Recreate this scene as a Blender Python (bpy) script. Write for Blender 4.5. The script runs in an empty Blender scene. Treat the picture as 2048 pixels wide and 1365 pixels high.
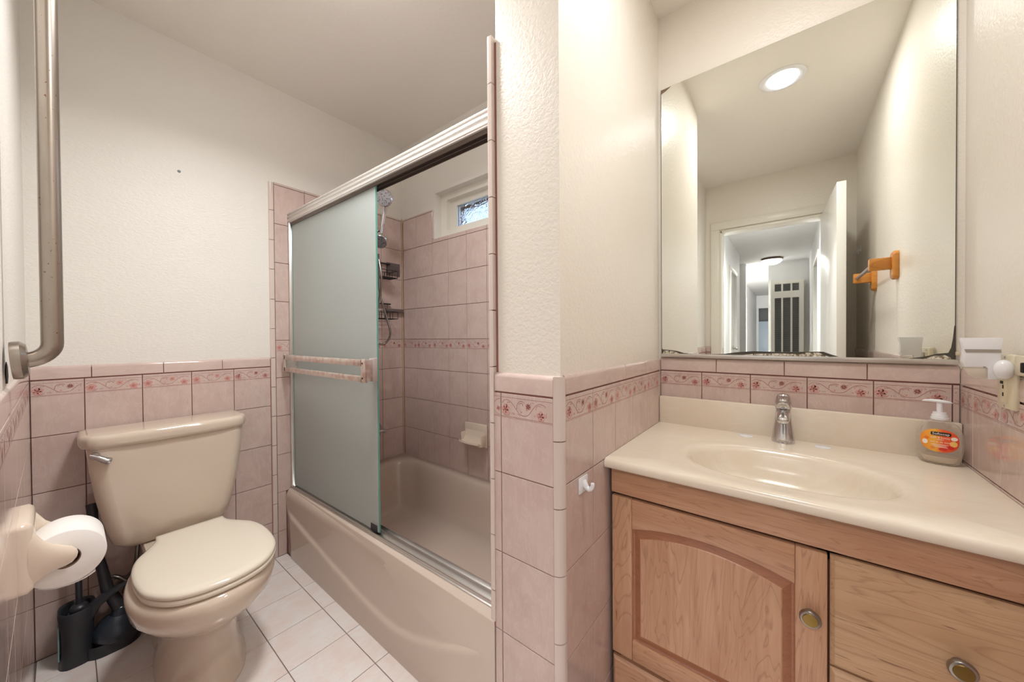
import bpy, bmesh, math, random
from mathutils import Vector, Matrix
random.seed(7)
R = math.radians
SC = bpy.context.scene
COL = SC.collection

# ------------------------------------------------------------------ camera, world, lights, exposure
F_PX, YAW, PITCH, ROLL, CAM_Z = 704.39, 38.2724, -0.569, -0.4101, 1.1362
def cam_axes():
    a, b, c = R(YAW), R(PITCH), R(ROLL)
    fw = Vector((-math.sin(a), math.cos(a), 0)); rt = Vector((math.cos(a), math.sin(a), 0)); up = Vector((0, 0, 1))
    fw2 = fw*math.cos(b) + up*math.sin(b); up2 = up*math.cos(b) - fw*math.sin(b)
    return rt*math.cos(c) + up2*math.sin(c), up2*math.cos(c) - rt*math.sin(c), fw2
cd = bpy.data.cameras.new('camera'); cam = bpy.data.objects.new('camera', cd); COL.objects.link(cam)
rt, up, fw = cam_axes()
m = Matrix((rt, up, -fw)).transposed().to_4x4(); m.translation = (0, 0, CAM_Z)
cam.matrix_world = m
cd.sensor_fit = 'HORIZONTAL'; cd.sensor_width = 36; cd.lens = F_PX*36/2048; cd.clip_start = .01; cd.clip_end = 100
SC.camera = cam

w = bpy.data.worlds.new('sky'); SC.world = w; w.use_nodes = True
bg = w.node_tree.nodes['Background']; bg.inputs[0].default_value = (.50, .68, 1.0, 1); bg.inputs[1].default_value = 2.6

def area(name, loc, size, power, color, rot=(0, 0, 0), size_y=None, shape='DISK', spread=180):
    l = bpy.data.lights.new(name, 'AREA'); l.shape = shape; l.size = size
    if size_y: l.size_y = size_y
    l.energy = power; l.color = color; l.spread = R(spread)
    o = bpy.data.objects.new(name, l); COL.objects.link(o); o.location = loc; o.rotation_euler = rot
    return o
LX, LY = -.03, .765
area('downlight_lamp', (LX, LY, 2.425), .115, 6.0, (1.0, .985, .96))
area('alcove_fill_lamp', (-1.08, .52, 2.345), .26, 10.5, (1.0, .985, .965), spread=150)  # added fill lamp for the toilet and shower side, no known fixture
area('hall_fill_lamp', (-.15, -1.62, 2.40), .6, 22, (1.0, .995, .985), size_y=.6, shape='RECTANGLE', spread=130)  # added lamp tucked out of sight behind the door header to brighten the hall
area('far_room_fill_lamp', (-.755, -4.78, 1.35),   .18, 90, (1.0, .995, .985), rot=(R(-90), 0, 0), size_y=1.9, shape='RECTANGLE')  # added lamp hidden behind the corner wall, stands in for window daylight
SC.view_settings.view_transform = 'Standard'; SC.view_settings.look = 'None'
SC.view_settings.gamma = 1; SC.view_settings.use_curve_mapping = False
SC.view_settings.exposure = 0.46
SC.cycles.max_bounces = 12; SC.cycles.diffuse_bounces = 8; SC.cycles.glossy_bounces = 6
SC.cycles.transmission_bounces = 10; SC.cycles.sample_clamp_indirect = 6
SC.cycles.use_denoising = True

# ------------------------------------------------------------------ materials
def srgb(r, g, b):
    def f(c):
        c /= 255
        return c/12.92 if c <= .04045 else ((c+.055)/1.055)**2.4
    return (f(r), f(g), f(b), 1)
class NT:
    def __init__(s, name):
        s.m = bpy.data.materials.new(name); s.m.use_nodes = True; s.t = s.m.node_tree; s.n = s.t.nodes; s.b = s.n['Principled BSDF']
    def add(s, typ, **kw):
        nd = s.n.new(typ)
        for k, v in kw.items():
            if k.startswith('_'): setattr(nd, k[1:], v)
            else: nd.inputs[k.replace('__', ' ')].default_value = v
        return nd
    def l(s, a, b): s.t.links.new(a, b)
    def coords(s, scale=(1, 1, 1), rnd=False, rot=(0, 0, 0)):
        tc = s.add('ShaderNodeTexCoord'); mp = s.add('ShaderNodeMapping'); mp.inputs['Scale'].default_value = scale; mp.inputs['Rotation'].default_value = rot
        s.l(tc.outputs['Object'], mp.inputs[0])
        if rnd:
            oi = s.add('ShaderNodeObjectInfo'); mu = s.add('ShaderNodeMath', _operation='MULTIPLY'); mu.inputs[1].default_value = 37
            s.l(oi.outputs['Random'], mu.inputs[0]); s.l(mu.outputs[0], mp.inputs['Location'])
        return mp.outputs[0]
    def noise(s, vec, scale, detail=3, dist=0, rough=.5):
        nd = s.add('ShaderNodeTexNoise', Scale=scale, Detail=detail, Distortion=dist, Roughness=rough); s.l(vec, nd.inputs['Vector']); return nd.outputs['Fac']
    def ramp(s, fac, stops):
        r = s.add('ShaderNodeValToRGB'); e = r.color_ramp.elements
        while len(e) > 1: e.remove(e[-1])
        e[0].position = stops[0][0]; e[0].color = stops[0][1]
        for p, c in stops[1:]:
            x = e.new(p); x.color = c
        s.l(fac, r.inputs[0]); return r.outputs[0]
    def mix(s, fac, a, b):
        mx = s.add('ShaderNodeMix', _data_type='RGBA')
        if isinstance(fac, (int, float)): mx.inputs[0].default_value = fac
        else: s.l(fac, mx.inputs[0])
        for v, i in ((a, 6), (b, 7)):
            if isinstance(v, tuple): mx.inputs[i].default_value = v
            else: s.l(v, mx.inputs[i])
        return mx.outputs[2]
    def bump(s, h, strength, dist=.01):
        bp = s.add('ShaderNodeBump', Strength=strength, Distance=dist); s.l(h, bp.inputs['Height']); s.l(bp.outputs[0], s.b.inputs['Normal'])
def plain(name, col, rough=.5, metal=0, **kw):
    M = NT(name); M.b.inputs['Base Color'].default_value = col; M.b.inputs['Roughness'].default_value = rough; M.b.inputs['Metallic'].default_value = metal
    for k, v in kw.items(): M.b.inputs[k.replace('__', ' ')].default_value = v
    return M.m
def clearmat(name, col, alpha, rough=.06):
    M = NT(name); M.b.inputs['Base Color'].default_value = col; M.b.inputs['Alpha'].default_value = alpha; M.b.inputs['Roughness'].default_value = rough; return M.m
def clearrim(name, col):
    m_ = clearmat(name, col, .3); t_ = m_.node_tree; lw = t_.nodes.new('ShaderNodeLayerWeight'); lw.inputs[0].default_value = .45; mr2 = t_.nodes.new('ShaderNodeMapRange'); mr2.inputs[3].default_value = .22; mr2.inputs[4].default_value = .85
    t_.links.new(lw.outputs['Facing'], mr2.inputs[0]); t_.links.new(mr2.outputs[0], t_.nodes['Principled BSDF'].inputs['Alpha']); return m_
def emis(name, col, s):
    M = NT(name); M.b.inputs['Base Color'].default_value = col; M.b.inputs['Emission Color'].default_value = col; M.b.inputs['Emission Strength'].default_value = s
    return M.m
def plaster(name, col, rough=.42, scale=85, strength=.35, stretch=(1, 1, 1), dist=.004):
    M = NT(name); v = M.coords(stretch)
    n1 = M.noise(v, scale, 4, .6); n2 = M.noise(v, 2.2, 3)
    c2 = tuple(x*.94 for x in col[:3]) + (1,)
    M.l(M.mix(n2, col, c2), M.b.inputs['Base Color'])
    M.b.inputs['Roughness'].default_value = rough
    M.bump(M.ramp(n1, [(.35, (0, 0, 0, 1)), (.62, (1, 1, 1, 1))]), strength, dist); return M.m
WARM = srgb(231, 228, 222)
P_WALL = plaster('wall_paint', WARM, .42, 70, .17, (1, 1, 2.2), .004)
P_WALL2 = plaster('wall_paint_orange_peel', srgb(234, 228, 219), .32, 95, .13, (1, 1, 1.1), .004)
P_CEIL = plaster('ceiling_paint', srgb(238, 234, 227), .5, 60, .10)
P_HALL = plaster('hall_paint', srgb(228, 228, 228), .5, 60, .1)
P_TRIM = plain('trim_paint', srgb(232, 229, 220), .3)
P_DOOR = plain('door_paint', srgb(228, 226, 222), .22)
def tile_mat(name, ca, cb, vein, rough, seed_scale=1.0, rot=.9):
    M = NT(name)
    v = M.coords((1, 1, 1), True, (0, 0, rot)); v2 = M.coords((1.0, .32, 1), True, (0, 0, rot))
    n1 = M.noise(v, 9*seed_scale, 4, .8); n2 = M.noise(v2, 26*seed_scale, 5, 2.2, .6)
    base = M.mix(M.ramp(n1, [(.35, (0, 0, 0, 1)), (.68, (1, 1, 1, 1))]), ca, cb)
    f = M.ramp(n2, [(.50, (0, 0, 0, 1)), (.56, (.34, .34, .34, 1)), (.60, (0.03, 0.03, 0.03, 1)), (.72, (.2, .2, .2, 1))])
    M.l(M.mix(f, base, vein), M.b.inputs['Base Color']); M.b.inputs['Roughness'].default_value = rough
    M.bump(M.noise(v, 14, 2), .05, .003); return M.m
T_WALL = tile_mat('pink_wall_tile_glaze', srgb(203, 183, 176), srgb(194, 172, 165), srgb(217, 200, 194), .09)
T_TRIM = tile_mat('pink_cap_glaze', srgb(205, 185, 178), srgb(197, 176, 169), srgb(216, 199, 193), .09)
T_BULL = plain('pink_bullnose_glaze', srgb(210, 196, 189), .12)
T_FLOOR = tile_mat('pale_floor_tile_glaze', srgb(224, 213, 209), srgb(226, 226, 225), srgb(222, 198, 190), .12, .9, .3)
GROUT = plain('pink_grout', srgb(146, 100, 96), .9)
GROUT_F = plain('floor_grout', srgb(126, 108, 102), .9)
PR_LINE = plain('print_line', srgb(158, 98, 95), .15)
PR_PINK = plain('print_flower', srgb(200, 152, 146), .15)
PR_ROSE = plain('print_flower_dark', srgb(184, 126, 120), .15)
CERAMIC = plain('bone_ceramic', srgb(208, 194, 178), .07, 0, Coat__Weight=.3)
SEATM = plain('cream_seat_plastic', srgb(226, 218, 203), .14)
HOLDER = plain('cream_ceramic', srgb(224, 210, 194), .07)
TUBM = plain('bathtub_enamel', srgb(202, 187, 175), .10)
CHROME = plain('chrome', srgb(205, 205, 208), .08, 1)
STEEL = plain('brushed_steel', srgb(178, 172, 166), .32, 1)
ALU = plain('aluminium', srgb(218, 216, 214), .28, 1)
BLACK = plain('black_plastic', srgb(44, 46, 52), .38)
BLACKW = plain('black_wire', srgb(30, 26, 26), .4)
GREYP = plain('smoky_plastic', srgb(104, 92, 90), .3)
WHITE = plain('white_plastic', srgb(232, 233, 238), .22)
IVORY = plain('ivory_plastic', srgb(222, 213, 188), .3)
DARK = plain('dark_gap', srgb(28, 22, 20), .8)
PAPER = plain('toilet_paper', srgb(240, 238, 236), .95)
CARD = plain('cardboard', srgb(120, 96, 78), .9)
BRASS = plain('aged_brass', srgb(150, 125, 72), .35, 1)
PEWTER = plain('pewter', srgb(160, 155, 150), .28, 1)
RUBBER = plain('plunger_rubber', srgb(46, 54, 64), .22)
def steel_worn():
    M = NT('worn_stainless'); v = M.coords((1, 1, .15)); n = M.noise(v, 60, 5); s_ = M.noise(M.coords(), 170, 2)
    c = M.mix(n, srgb(176, 168, 160), srgb(150, 138, 126))
    c = M.mix(M.ramp(s_, [(.70, (0, 0, 0, 1)), (.74, (1, 1, 1, 1))]), c, srgb(120, 78, 52))
    M.l(c, M.b.inputs['Base Color']); M.b.inputs['Metallic'].default_value = .95; M.b.inputs['Roughness'].default_value = .30; return M.m
WORN = steel_worn()
def frosted():
    M = NT('frosted_glass'); M.b.inputs['Base Color'].default_value = (.76, .81, .80, 1)
    M.b.inputs['Transmission Weight'].default_value = .62; M.b.inputs['Roughness'].default_value = .42; M.b.inputs['IOR'].default_value = 1.35
    v = M.coords(); M.bump(M.noise(v, 260, 2), .12, .002); return M.m
FROST = frosted()
GLASSEDGE = plain('glass_edge', srgb(120, 190, 178), .15, 0, Transmission__Weight=.3)
def mirror_mat():
    M = NT('mirror_silver'); v = M.coords()
    M.b.inputs['Base Color'].default_value = (.91, .935, .89, 1); M.b.inputs['Metallic'].default_value = 1; M.b.inputs['Roughness'].default_value = .008; return M.m
MIRROR = mirror_mat()
def marble():
    M = NT('cultured_marble'); v = M.coords((1, 1, 1), rot=(0, 0, .5)); v2 = M.coords((.5, 2.4, 1), rot=(0, 0, .35))
    a = M.noise(v2, 5, 6, 2.6, .6); b = M.noise(v, 2.2, 3, 1)
    c = M.mix(M.ramp(a, [(.38, (0, 0, 0, 1)), (.5, (.6, .6, .6, 1)), (.56, (.1, .1, .1, 1)), (.7, (.8, .8, .8, 1))]), srgb(230, 219, 202), srgb(234, 227, 217))
    c = M.mix(M.ramp(b, [(.4, (0, 0, 0, 1)), (.65, (.45, .45, .45, 1))]), c, srgb(224, 210, 190))
    M.l(c, M.b.inputs['Base Color']); M.b.inputs['Roughness'].default_value = .2; M.b.inputs['Coat Weight'].default_value = .15; return M.m
MARBLE = marble()
def wood(name, axis, ca, cb, cdark, rough=.32):
    M = NT(name); st = [(1, 1, .10), (.10, 1, 1)][0 if axis == 'z' else 1]
    v = M.coords(st, True); n = M.noise(v, 34, 6, 1.2, .6); big = M.noise(M.coords(tuple(x*1 for x in st), True), 7, 3, 2.2)
    wv = M.add('ShaderNodeMath', _operation='MULTIPLY'); wv.inputs[1].default_value = 16; M.l(big, wv.inputs[0])
    fr = M.add('ShaderNodeMath', _operation='FRACT'); M.l(wv.outputs[0], fr.inputs[0])
    ring = M.ramp(fr.outputs[0], [(0, (1, 1, 1, 1)), (.10, (.15, .15, .15, 1)), (.85, (0, 0, 0, 1)), (1, (.8, .8, .8, 1))])
    c = M.mix(M.ramp(n, [(.3, (0, 0, 0, 1)), (.7, (1, 1, 1, 1))]), ca, cb)
    mm = M.add('ShaderNodeMath', _operation='MULTIPLY'); mm.inputs[1].default_value = .48; M.l(ring, mm.inputs[0])
    c = M.mix(mm.outputs[0], c, cdark)
    fl = M.ramp(M.noise(M.coords((st[0]*1.6, 1, st[2]*1.6), True), 60, 2, .5), [(.70, (0, 0, 0, 1)), (.75, (.7, .7, .7, 1))])
    c = M.mix(fl, c, srgb(112, 70, 50))
    M.l(c, M.b.inputs['Base Color']); M.b.inputs['Roughness'].default_value = rough; M.bump(n, .05, .002); return M.m
WZ = wood('maple_vertical_grain', 'z', srgb(208, 166, 134), srgb(190, 145, 113), srgb(136, 92, 66))
WX = wood('maple_horizontal_grain', 'x', srgb(205, 162, 130), srgb(186, 141, 110), srgb(134, 90, 64))
WL = wood('pale_maple_drawer', 'x', srgb(209, 175, 140), srgb(192, 155, 120), srgb(150, 108, 78))
WD = wood('maple_moulding', 'x', srgb(176, 122, 92), srgb(162, 108, 80), srgb(132, 84, 60))
PINE = wood('orange_pine', 'x', srgb(214, 148, 68), srgb(198, 128, 50), srgb(150, 88, 34))

# ------------------------------------------------------------------ helpers
def off(parent):
    v = Vector((0, 0, 0))
    while parent: v += parent.location; parent = parent.parent
    return v
def mesh(name, vs, fs, mats, parent=None, smooth=False, mi=None, sharp=None):
    o_ = off(parent); me = bpy.data.meshes.new(name)
    me.from_pydata([tuple(Vector(v) - o_) for v in vs], [], fs)
    for m_ in (mats if isinstance(mats, (list, tuple)) else [mats]): me.materials.append(m_)
    if mi: 
        for p, i in zip(me.polygons, mi): p.material_index = i
    me.update(); bm = bmesh.new(); bm.from_mesh(me); bmesh.ops.recalc_face_normals(bm, faces=bm.faces); bm.to_mesh(me); bm.free()
    if smooth:
        for p in me.polygons: p.use_smooth = True
        if sharp: me.set_sharp_from_angle(angle=R(sharp))
    o = bpy.data.objects.new(name, me); COL.objects.link(o)
    if parent: o.parent = parent
    return o
def frombm(name, bm, mats, parent=None, smooth=False, sharp=None):
    vs = [v.co.copy() for v in bm.verts]; bm.verts.index_update(); fs = [[v.index for v in f.verts] for f in bm.faces]; mi = [f.material_index for f in bm.faces]
    bm.free(); return mesh(name, vs, fs, mats, parent, smooth, mi, sharp)
def addbox(bm, lo, hi, bev=0, seg=2):
    r = bmesh.ops.create_cube(bm, size=1); c = [(a+b)/2 for a, b in zip(lo, hi)]; s = [abs(b-a) for a, b in zip(lo, hi)]
    for v in r['verts']: v.co = Vector((v.co.x*s[0]+c[0], v.co.y*s[1]+c[1], v.co.z*s[2]+c[2]))
    if bev:
        es = list({e for v in r['verts'] for e in v.link_edges}); bmesh.ops.bevel(bm, geom=es, offset=bev, segments=seg, profile=.5, affect='EDGES')
def box(name, lo, hi, mat, parent=None, bev=0, seg=2):
    bm = bmesh.new(); addbox(bm, lo, hi, bev, seg); return frombm(name, bm, mat, parent, bool(bev), 40 if bev else None)
def boxes(name, lst, mat, parent=None, bev=0):
    bm = bmesh.new()
    for lo, hi in lst: addbox(bm, lo, hi, bev)
    return frombm(name, bm, mat, parent, bool(bev), 40 if bev else None)
def prism(name, pts, vec, mat, parent=None, bev=0, smooth=False, sharp=35):
    bm = bmesh.new(); vs = [bm.verts.new(p) for p in pts]; f = bm.faces.new(vs)
    r = bmesh.ops.extrude_face_region(bm, geom=[f]); nv = [x for x in r['geom'] if isinstance(x, bmesh.types.BMVert)]
    for v in nv: v.co += Vector(vec)
    if bev: bmesh.ops.bevel(bm, geom=list(bm.edges), offset=bev, segments=2, profile=.5, affect='EDGES', clamp_overlap=True)
    return frombm(name, bm, mat, parent, smooth or bool(bev), sharp)
def loftdata(rings, cap0=True, cap1=True, base=0):
    n = len(rings[0]); vs = [Vector(p) for r in rings for p in r]; fs = []
    for i in range(len(rings)-1):
        for j in range(n):
            k = (j+1) % n; fs.append([base+i*n+j, base+i*n+k, base+(i+1)*n+k, base+(i+1)*n+j])
    if cap0: fs.append([base+j for j in range(n)][::-1])
    if cap1: fs.append([base+(len(rings)-1)*n+j for j in range(n)])
    return vs, fs
def loft(name, rings, mat, parent=None, smooth=True, sharp=50, cap0=True, cap1=True):
    vs, fs = loftdata(rings, cap0, cap1); return mesh(name, vs, fs, mat, parent, smooth, None, sharp)
def circle(c, r, ax, n=24, r2=None):
    ax = Vector(ax).normalized(); t = Vector((0, 0, 1)) if abs(ax.z) < .9 else Vector((1, 0, 0)); u = ax.cross(t).normalized(); v = ax.cross(u)
    return [Vector(c) + u*math.cos(2*math.pi*i/n)*r + v*math.sin(2*math.pi*i/n)*(r2 or r) for i in range(n)]
def lathe(name, c, ax, prof, mat, parent=None, n=32, sharp=40, cap0=True, cap1=True):
    ax = Vector(ax).normalized(); c = Vector(c)
    return loft(name, [circle(c + ax*h, max(r, 1e-4), ax, n) for r, h in prof], mat, parent, True, sharp, cap0, cap1)
def tubedata(path, r, n=12, base=0):
    path = [Vector(p) for p in path]; rings = []; u = None
    rs = r if isinstance(r, (list, tuple)) else [r]*len(path)
    for i, p in enumerate(path):
        d = (path[min(i+1, len(path)-1)] - path[max(i-1, 0)]).normalized()
        if u is None: u = d.orthogonal().normalized()
        u = (u - d*u.dot(d)).normalized(); v = d.cross(u)
        rings.append([p + u*math.cos(2*math.pi*k/n)*rs[i] + v*math.sin(2*math.pi*k/n)*rs[i] for k in range(n)])
    return loftdata(rings, True, True, base)
def tube(name, path, r, mat, parent=None, n=12, sharp=60):
    vs, fs = tubedata(path, r, n); return mesh(name, vs, fs, mat, parent, True, None, sharp)
def tubes(name, paths, r, mat, parent=None, n=6):
    V, Fs = [], []
    for p in paths:
        v, f = tubedata(p, r, n, len(V)); V += v; Fs += f
    return mesh(name, V, Fs, mat, parent, True, None, 60)
def spline(pts, n=12):
    P = [Vector(p) for p in pts]; out = []
    for i in range(len(P)-1):
        a, b, c, d = P[max(i-1, 0)], P[i], P[i+1], P[min(i+2, len(P)-1)]
        for k in range(n):
            t = k/n; out.append(.5*((2*b) + (c-a)*t + (2*a-5*b+4*c-d)*t*t + (3*b-a-3*c+d)*t**3))
    return out + [P[-1]]
def tag(o, label, cat, group=None, kind=None):
    o['label'] = label; o['category'] = cat
    if group: o['group'] = group
    if kind: o['kind'] = kind
    return o
def thing(name, label, cat, loc=(0, 0, 0), group=None):
    o = bpy.data.objects.new(name, None); o.empty_display_size = .05; COL.objects.link(o); o.location = loc
    return tag(o, label, cat, group)
def struct(o, label, cat): return tag(o, label, cat, None, 'structure')
def rrect(cx, cy, hx, hy, r, z, n=8, pw=None):
    out = []
    for sx, sy, a0 in ((1, 1, 0), (-1, 1, 90), (-1, -1, 180), (1, -1, 270)):
        for k in range(n+1):
            a = R(a0 + 90*k/n); out.append(Vector((cx + sx*(hx-r) + r*math.cos(a), cy + sy*(hy-r) + r*math.sin(a), z)))
    return out
def framebars(x0, x1, z0, z1, y0, y1, l, r_, b, t_):
    return [((x0, y0, z0), (x1, y1, z0+b)), ((x0, y0, z1-t_), (x1, y1, z1)), ((x0, y0, z0+b), (x0+l, y1, z1-t_)), ((x1-r_, y0, z0+b), (x1, y1, z1-t_))]
CX = Vector((1, 0, 0)); CY = Vector((0, 1, 0)); CZ = Vector((0, 0, 1))

# ------------------------------------------------------------------ tiles
TT = .006   # tile thickness that stands out of the backing
G = .0026   # joint
_tm = {}
SCROLL = [
 [(.02,.70),(.07,.87),(.135,.905),(.2,.84),(.275,.63),(.345,.37),(.415,.18),(.49,.12),(.57,.17),(.615,.30),(.67,.52),(.715,.70),(.76,.82),(.82,.88),(.89,.84),(.935,.74)],
 [(.345,.42),(.35,.62),(.37,.78),(.415,.89),(.47,.90),(.505,.82)], [(.475,.66),(.47,.78),(.43,.80),(.385,.72)],
 [(.135,.74),(.165,.79),(.2,.76)], [(.02,.2),(.06,.06),(.13,.02),(.18,.08),(.205,.22)],
 [(.745,.55),(.75,.70),(.79,.78),(.84,.74)], [(.93,.18),(.95,.30),(.94,.42)],
 [(.235,.12),(.25,.22)],[(.27,.10),(.275,.24)],[(.30,.12),(.29,.2)],[(.36,.2),(.42,.10)],[(.555,.42),(.545,.55)],[(.70,.86),(.67,.92)]]
def petals(cx, cy, r, k, a0=0, rr=.60):
    out = []
    for i in range(k):
        a = a0 + 2*math.pi*i/k; px, py = cx + math.cos(a)*r*.6, cy + math.sin(a)*r*.6
        out.append([(px + math.cos(a)*math.cos(t)*r*rr - math.sin(a)*math.sin(t)*r*rr*.85, py + math.sin(a)*math.cos(t)*r*rr + math.cos(a)*math.sin(t)*r*rr*.85) for t in [2*math.pi*j/7 for j in range(7)]])
    return out
def tile_mesh(wd, ht, mat, decor=0, shift=0., t=TT):
    key = (round(wd, 4), round(ht, 4), mat.name, round(decor, 4), round(shift, 4))
    if key in _tm: return _tm[key]
    c = .0007; vs = []; fs = []; mi = []
    for (d, z) in ((0, 0), (0, t-c), (c, t)):
        vs += [(d, d, z), (wd-d, d, z), (wd-d, ht-d, z), (d, ht-d, z)]
    for k in (0, 4):
        for j in range(4): fs.append([k+j, k+(j+1) % 4, k+4+(j+1) % 4, k+4+j])
    fs.append([8, 9, 10, 11]); mi = [0]*9
    if decor:
        e = .00025; W0 = .150; bh = decor-.012; y0 = ht-.009-bh
        def quad(a, b, wdt, m_, lift=e):
            a = Vector(a); b = Vector(b); d = (b-a)
            if d.length < 1e-6: return
            nn = Vector((-d.y, d.x)).normalized()*wdt/2; i = len(vs)
            vs.extend([(a.x-nn.x, a.y-nn.y, t+lift), (b.x-nn.x, b.y-nn.y, t+lift), (b.x+nn.x, b.y+nn.y, t+lift), (a.x+nn.x, a.y+nn.y, t+lift)]); fs.append([i, i+1, i+2, i+3]); mi.append(m_)
        for yy, ww in ((ht-.009, .0009), (y0, .0010), (y0-.003, .0007)): quad((c, yy), (wd-c, yy), ww, 1)
        X = lambda u: u*W0 - shift; Y = lambda v: y0 + .002 + v*(bh-.004)
        for li, s_ in enumerate(SCROLL):
            P = spline([(X(u), Y(v), 0) for u, v in s_], 2)
            for a, b in zip(P, P[1:]):
                if min(a.x, b.x) > .002 and max(a.x, b.x) < wd-.002: quad((a.x, a.y), (b.x, b.y), .0012 if li < 4 else .0009, 1)
        for (u, v, r, k, m_) in ((.10, .36, .0125, 5, 2), (.10, .36, .006, 4, 3), (.585, .66, .0078, 6, 2), (.585, .66, .0032, 4, 3), (.84, .24, .0115, 5, 2), (.835, .24, .0055, 4, 3), (.13, .6, .003, 3, 2), (.64, .84, .0022, 3, 2), (.44, .3, .003, 3, 2), (.72, .2, .0024, 3, 2)):
            cx_, cy_ = X(u), Y(v)
            if cx_-r < .001 or cx_+r > wd-.001: continue
            for pl in petals(cx_, cy_, r, k, .4):
                i = len(vs); vs.extend([(p[0], p[1], t+e+.00012*(m_-1)) for p in pl]); fs.append(list(range(i, i+len(pl)))); mi.append(m_)
    me = bpy.data.meshes.new('tile'); me.from_pydata(vs, [], fs)
    for m_ in (mat, PR_LINE, PR_PINK, PR_ROSE) if decor else (mat,): me.materials.append(m_)
    for p, i in zip(me.polygons, mi): p.material_index = i
    me.update(); _tm[key] = me; return me
def basis(O, A, B, N):
    m_ = Matrix((A, B, N)).transposed().to_4x4(); m_.translation = O; return m_
def tile(parent, O, A, B, N, a0, a1, b0, b1, mat=None, decor=0, shift=0., name='tile'):
    """O on the tile surface plane."""
    A, B, N = Vector(A), Vector(B), Vector(N)
    me = tile_mesh(a1-a0-G, b1-b0-G, mat or T_WALL, decor, shift)
    o = bpy.data.objects.new(name, me); COL.objects.link(o); o.parent = parent
    o.matrix_world = basis(Vector(O) + A*(a0+G/2) + B*(b0+G/2) - N*TT, A, B, N); return o
def grid(parent, O, A, N, xs, zs, decor_row=None, dh=.055, skip=None, B=CZ, mat=None):
    for i in range(len(xs)-1):
        for j in range(len(zs)-1):
            a0, a1 = sorted((xs[i], xs[i+1])); b0, b1 = sorted((zs[j], zs[j+1]))
            if a1-a0 < .006 or b1-b0 < .006 or (skip and skip((a0+a1)/2, (b0+b1)/2)): continue
            tile(parent, O, A, B, N, a0, a1, b0, b1, mat, dh if decor_row is not None and abs(b1-decor_row) < .004 else 0)
def cap_tile(parent, O, A, N, a0, a1, b0, b1, depth=.012, vertical=False, name='cap_tile', both=False):
    """rounded trim: profile in (B,N) run along A (or (A,N) run along B when vertical)"""
    O, A, N = Vector(O), Vector(A), Vector(N); a0 += G/2; a1 -= G/2; b0 += G/2
    if vertical: b1 -= G/2; w0, w1, l0, l1, U_, L_ = a0, a1, b0, b1, A, CZ
    else: w0, w1, l0, l1, U_, L_ = b0, b1, a0, a1, CZ, A
    r = min(depth, (w1-w0)*.45); pr = [(w0, -depth)]
    if vertical or both:   # half round: rounded at w0 side
        pr = [(w0, -depth)] + [(w0 + r - r*math.cos(R(k)), -r + r*math.sin(R(k))) for k in (0, 22, 45, 67, 90)] + [(w1-.001, 0), (w1, -.001), (w1, -depth)]
    else:
        pr = [(w0, -depth), (w0, -.001), (w0+.001, 0)] + [(w1 - r + r*math.sin(R(k)), -r + r*math.cos(R(k))) for k in (0, 22, 45, 67, 90)] + [(w1, -depth)]
    return prism(name, [O + U_*p + N*q + L_*l0 for p, q in pr], L_*(l1-l0), T_TRIM if not vertical else T_BULL, parent, 0, True, 30)
def wallslab(name, lo, hi, mat, label): return struct(box(name, lo, hi, mat), label, 'wall')

# plane positions
X0, X0P, YS, YT, XA, XB, YM, XR = -2.0929, -2.1012, 1.4425, .7147, -.645, -.4192, 1.5194, .3677
H = 2.44
ZT = [0, .191, .392, .593, .794, .994]
ZS = [0, .13, .334, .532, .734, .935, 1.13, 1.333, 1.535, 1.736, 1.937]

# ------------------------------------------------------------------ floor and ceiling
floor = struct(box('floor', (-2.25, -.62, -.12), (.55, 1.62, -.0035), GROUT_F), 'pale pink marbled square tile floor with thin dark joints', 'floor')
FX = [-2.093, -1.95, -1.747, -1.544, -1.341, -1.138, -.935, -.732, -.529, -.326, -.123, .08, .283, .3677]
FY = [-.50, -.353, -.150, .052, .2545, .457, .657, .7147]
for i in range(len(FX)-1):
    for j in range(len(FY)-1):
        cx_, cy_ = (FX[i]+FX[i+1])/2, (FY[j]+FY[j+1])/2
        if cy_ < -.07 and cx_ < -.53: continue
        a0, a1 = FX[i], FX[i+1]
        tile(floor, (0, 0, 0), CX, CY, CZ, a0, a1, max(FY[j], -.078 if a1 < -.6 else -1), FY[j+1], T_FLOOR)
for i in range(8, len(FX)-1): tile(floor, (0, 0, 0), CX, CY, CZ, max(FX[i], -.419), FX[i+1], .7147, .86, T_FLOOR)
ceiling = struct(box('ceiling', (-2.25, -.62, H), (.55, 1.62, H+.12), P_CEIL), 'plain off-white painted bathroom ceiling', 'ceiling')

# ------------------------------------------------------------------ left wall behind toilet and shower end
wl = wallslab('wall_left', (-2.25, -.25, -.1), (X0P, 1.62, H), P_WALL, 'off-white plaster wall behind the toilet with pink tiled lower part')
box('grout_bed', (X0P-.001, -.081, 0), (X0-.0045, .672, 1.035), GROUT, wl)
box('grout_bed', (X0P-.001, .660, 0), (X0-.0045, 1.4425, 1.93), GROUT, wl)
OL = Vector((X0, 0, 0))
YJ = [-.0803, .042, .194, .346, .498, .6495]
grid(wl, OL, CY, CX, YJ, ZT, .994)
for a, b in zip([-.0803, .06, .257, .455], [.06, .257, .455, .6495]): cap_tile(wl, OL, CY, CX, a, b, .996, 1.045)
zb = [0, .128, .28, .432, .585, .737, .889, 1.04, 1.191, 1.343, 1.498, 1.649, 1.802, 1.947]
for a, b in zip(zb, zb[1:]): cap_tile(wl, OL, CY, CX, .650, .6745, a, b, vertical=True, name='bullnose_tile')
YJS = [.6745, .822, .975, 1.128, 1.282, 1.4345]
grid(wl, OL, CY, CX, YJS, ZS, 1.13, .056, skip=lambda a, z: z < .33 and a > .74)
grid(wl, OL, CY, CX, [.6745, .7147], ZS[:3])
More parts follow.
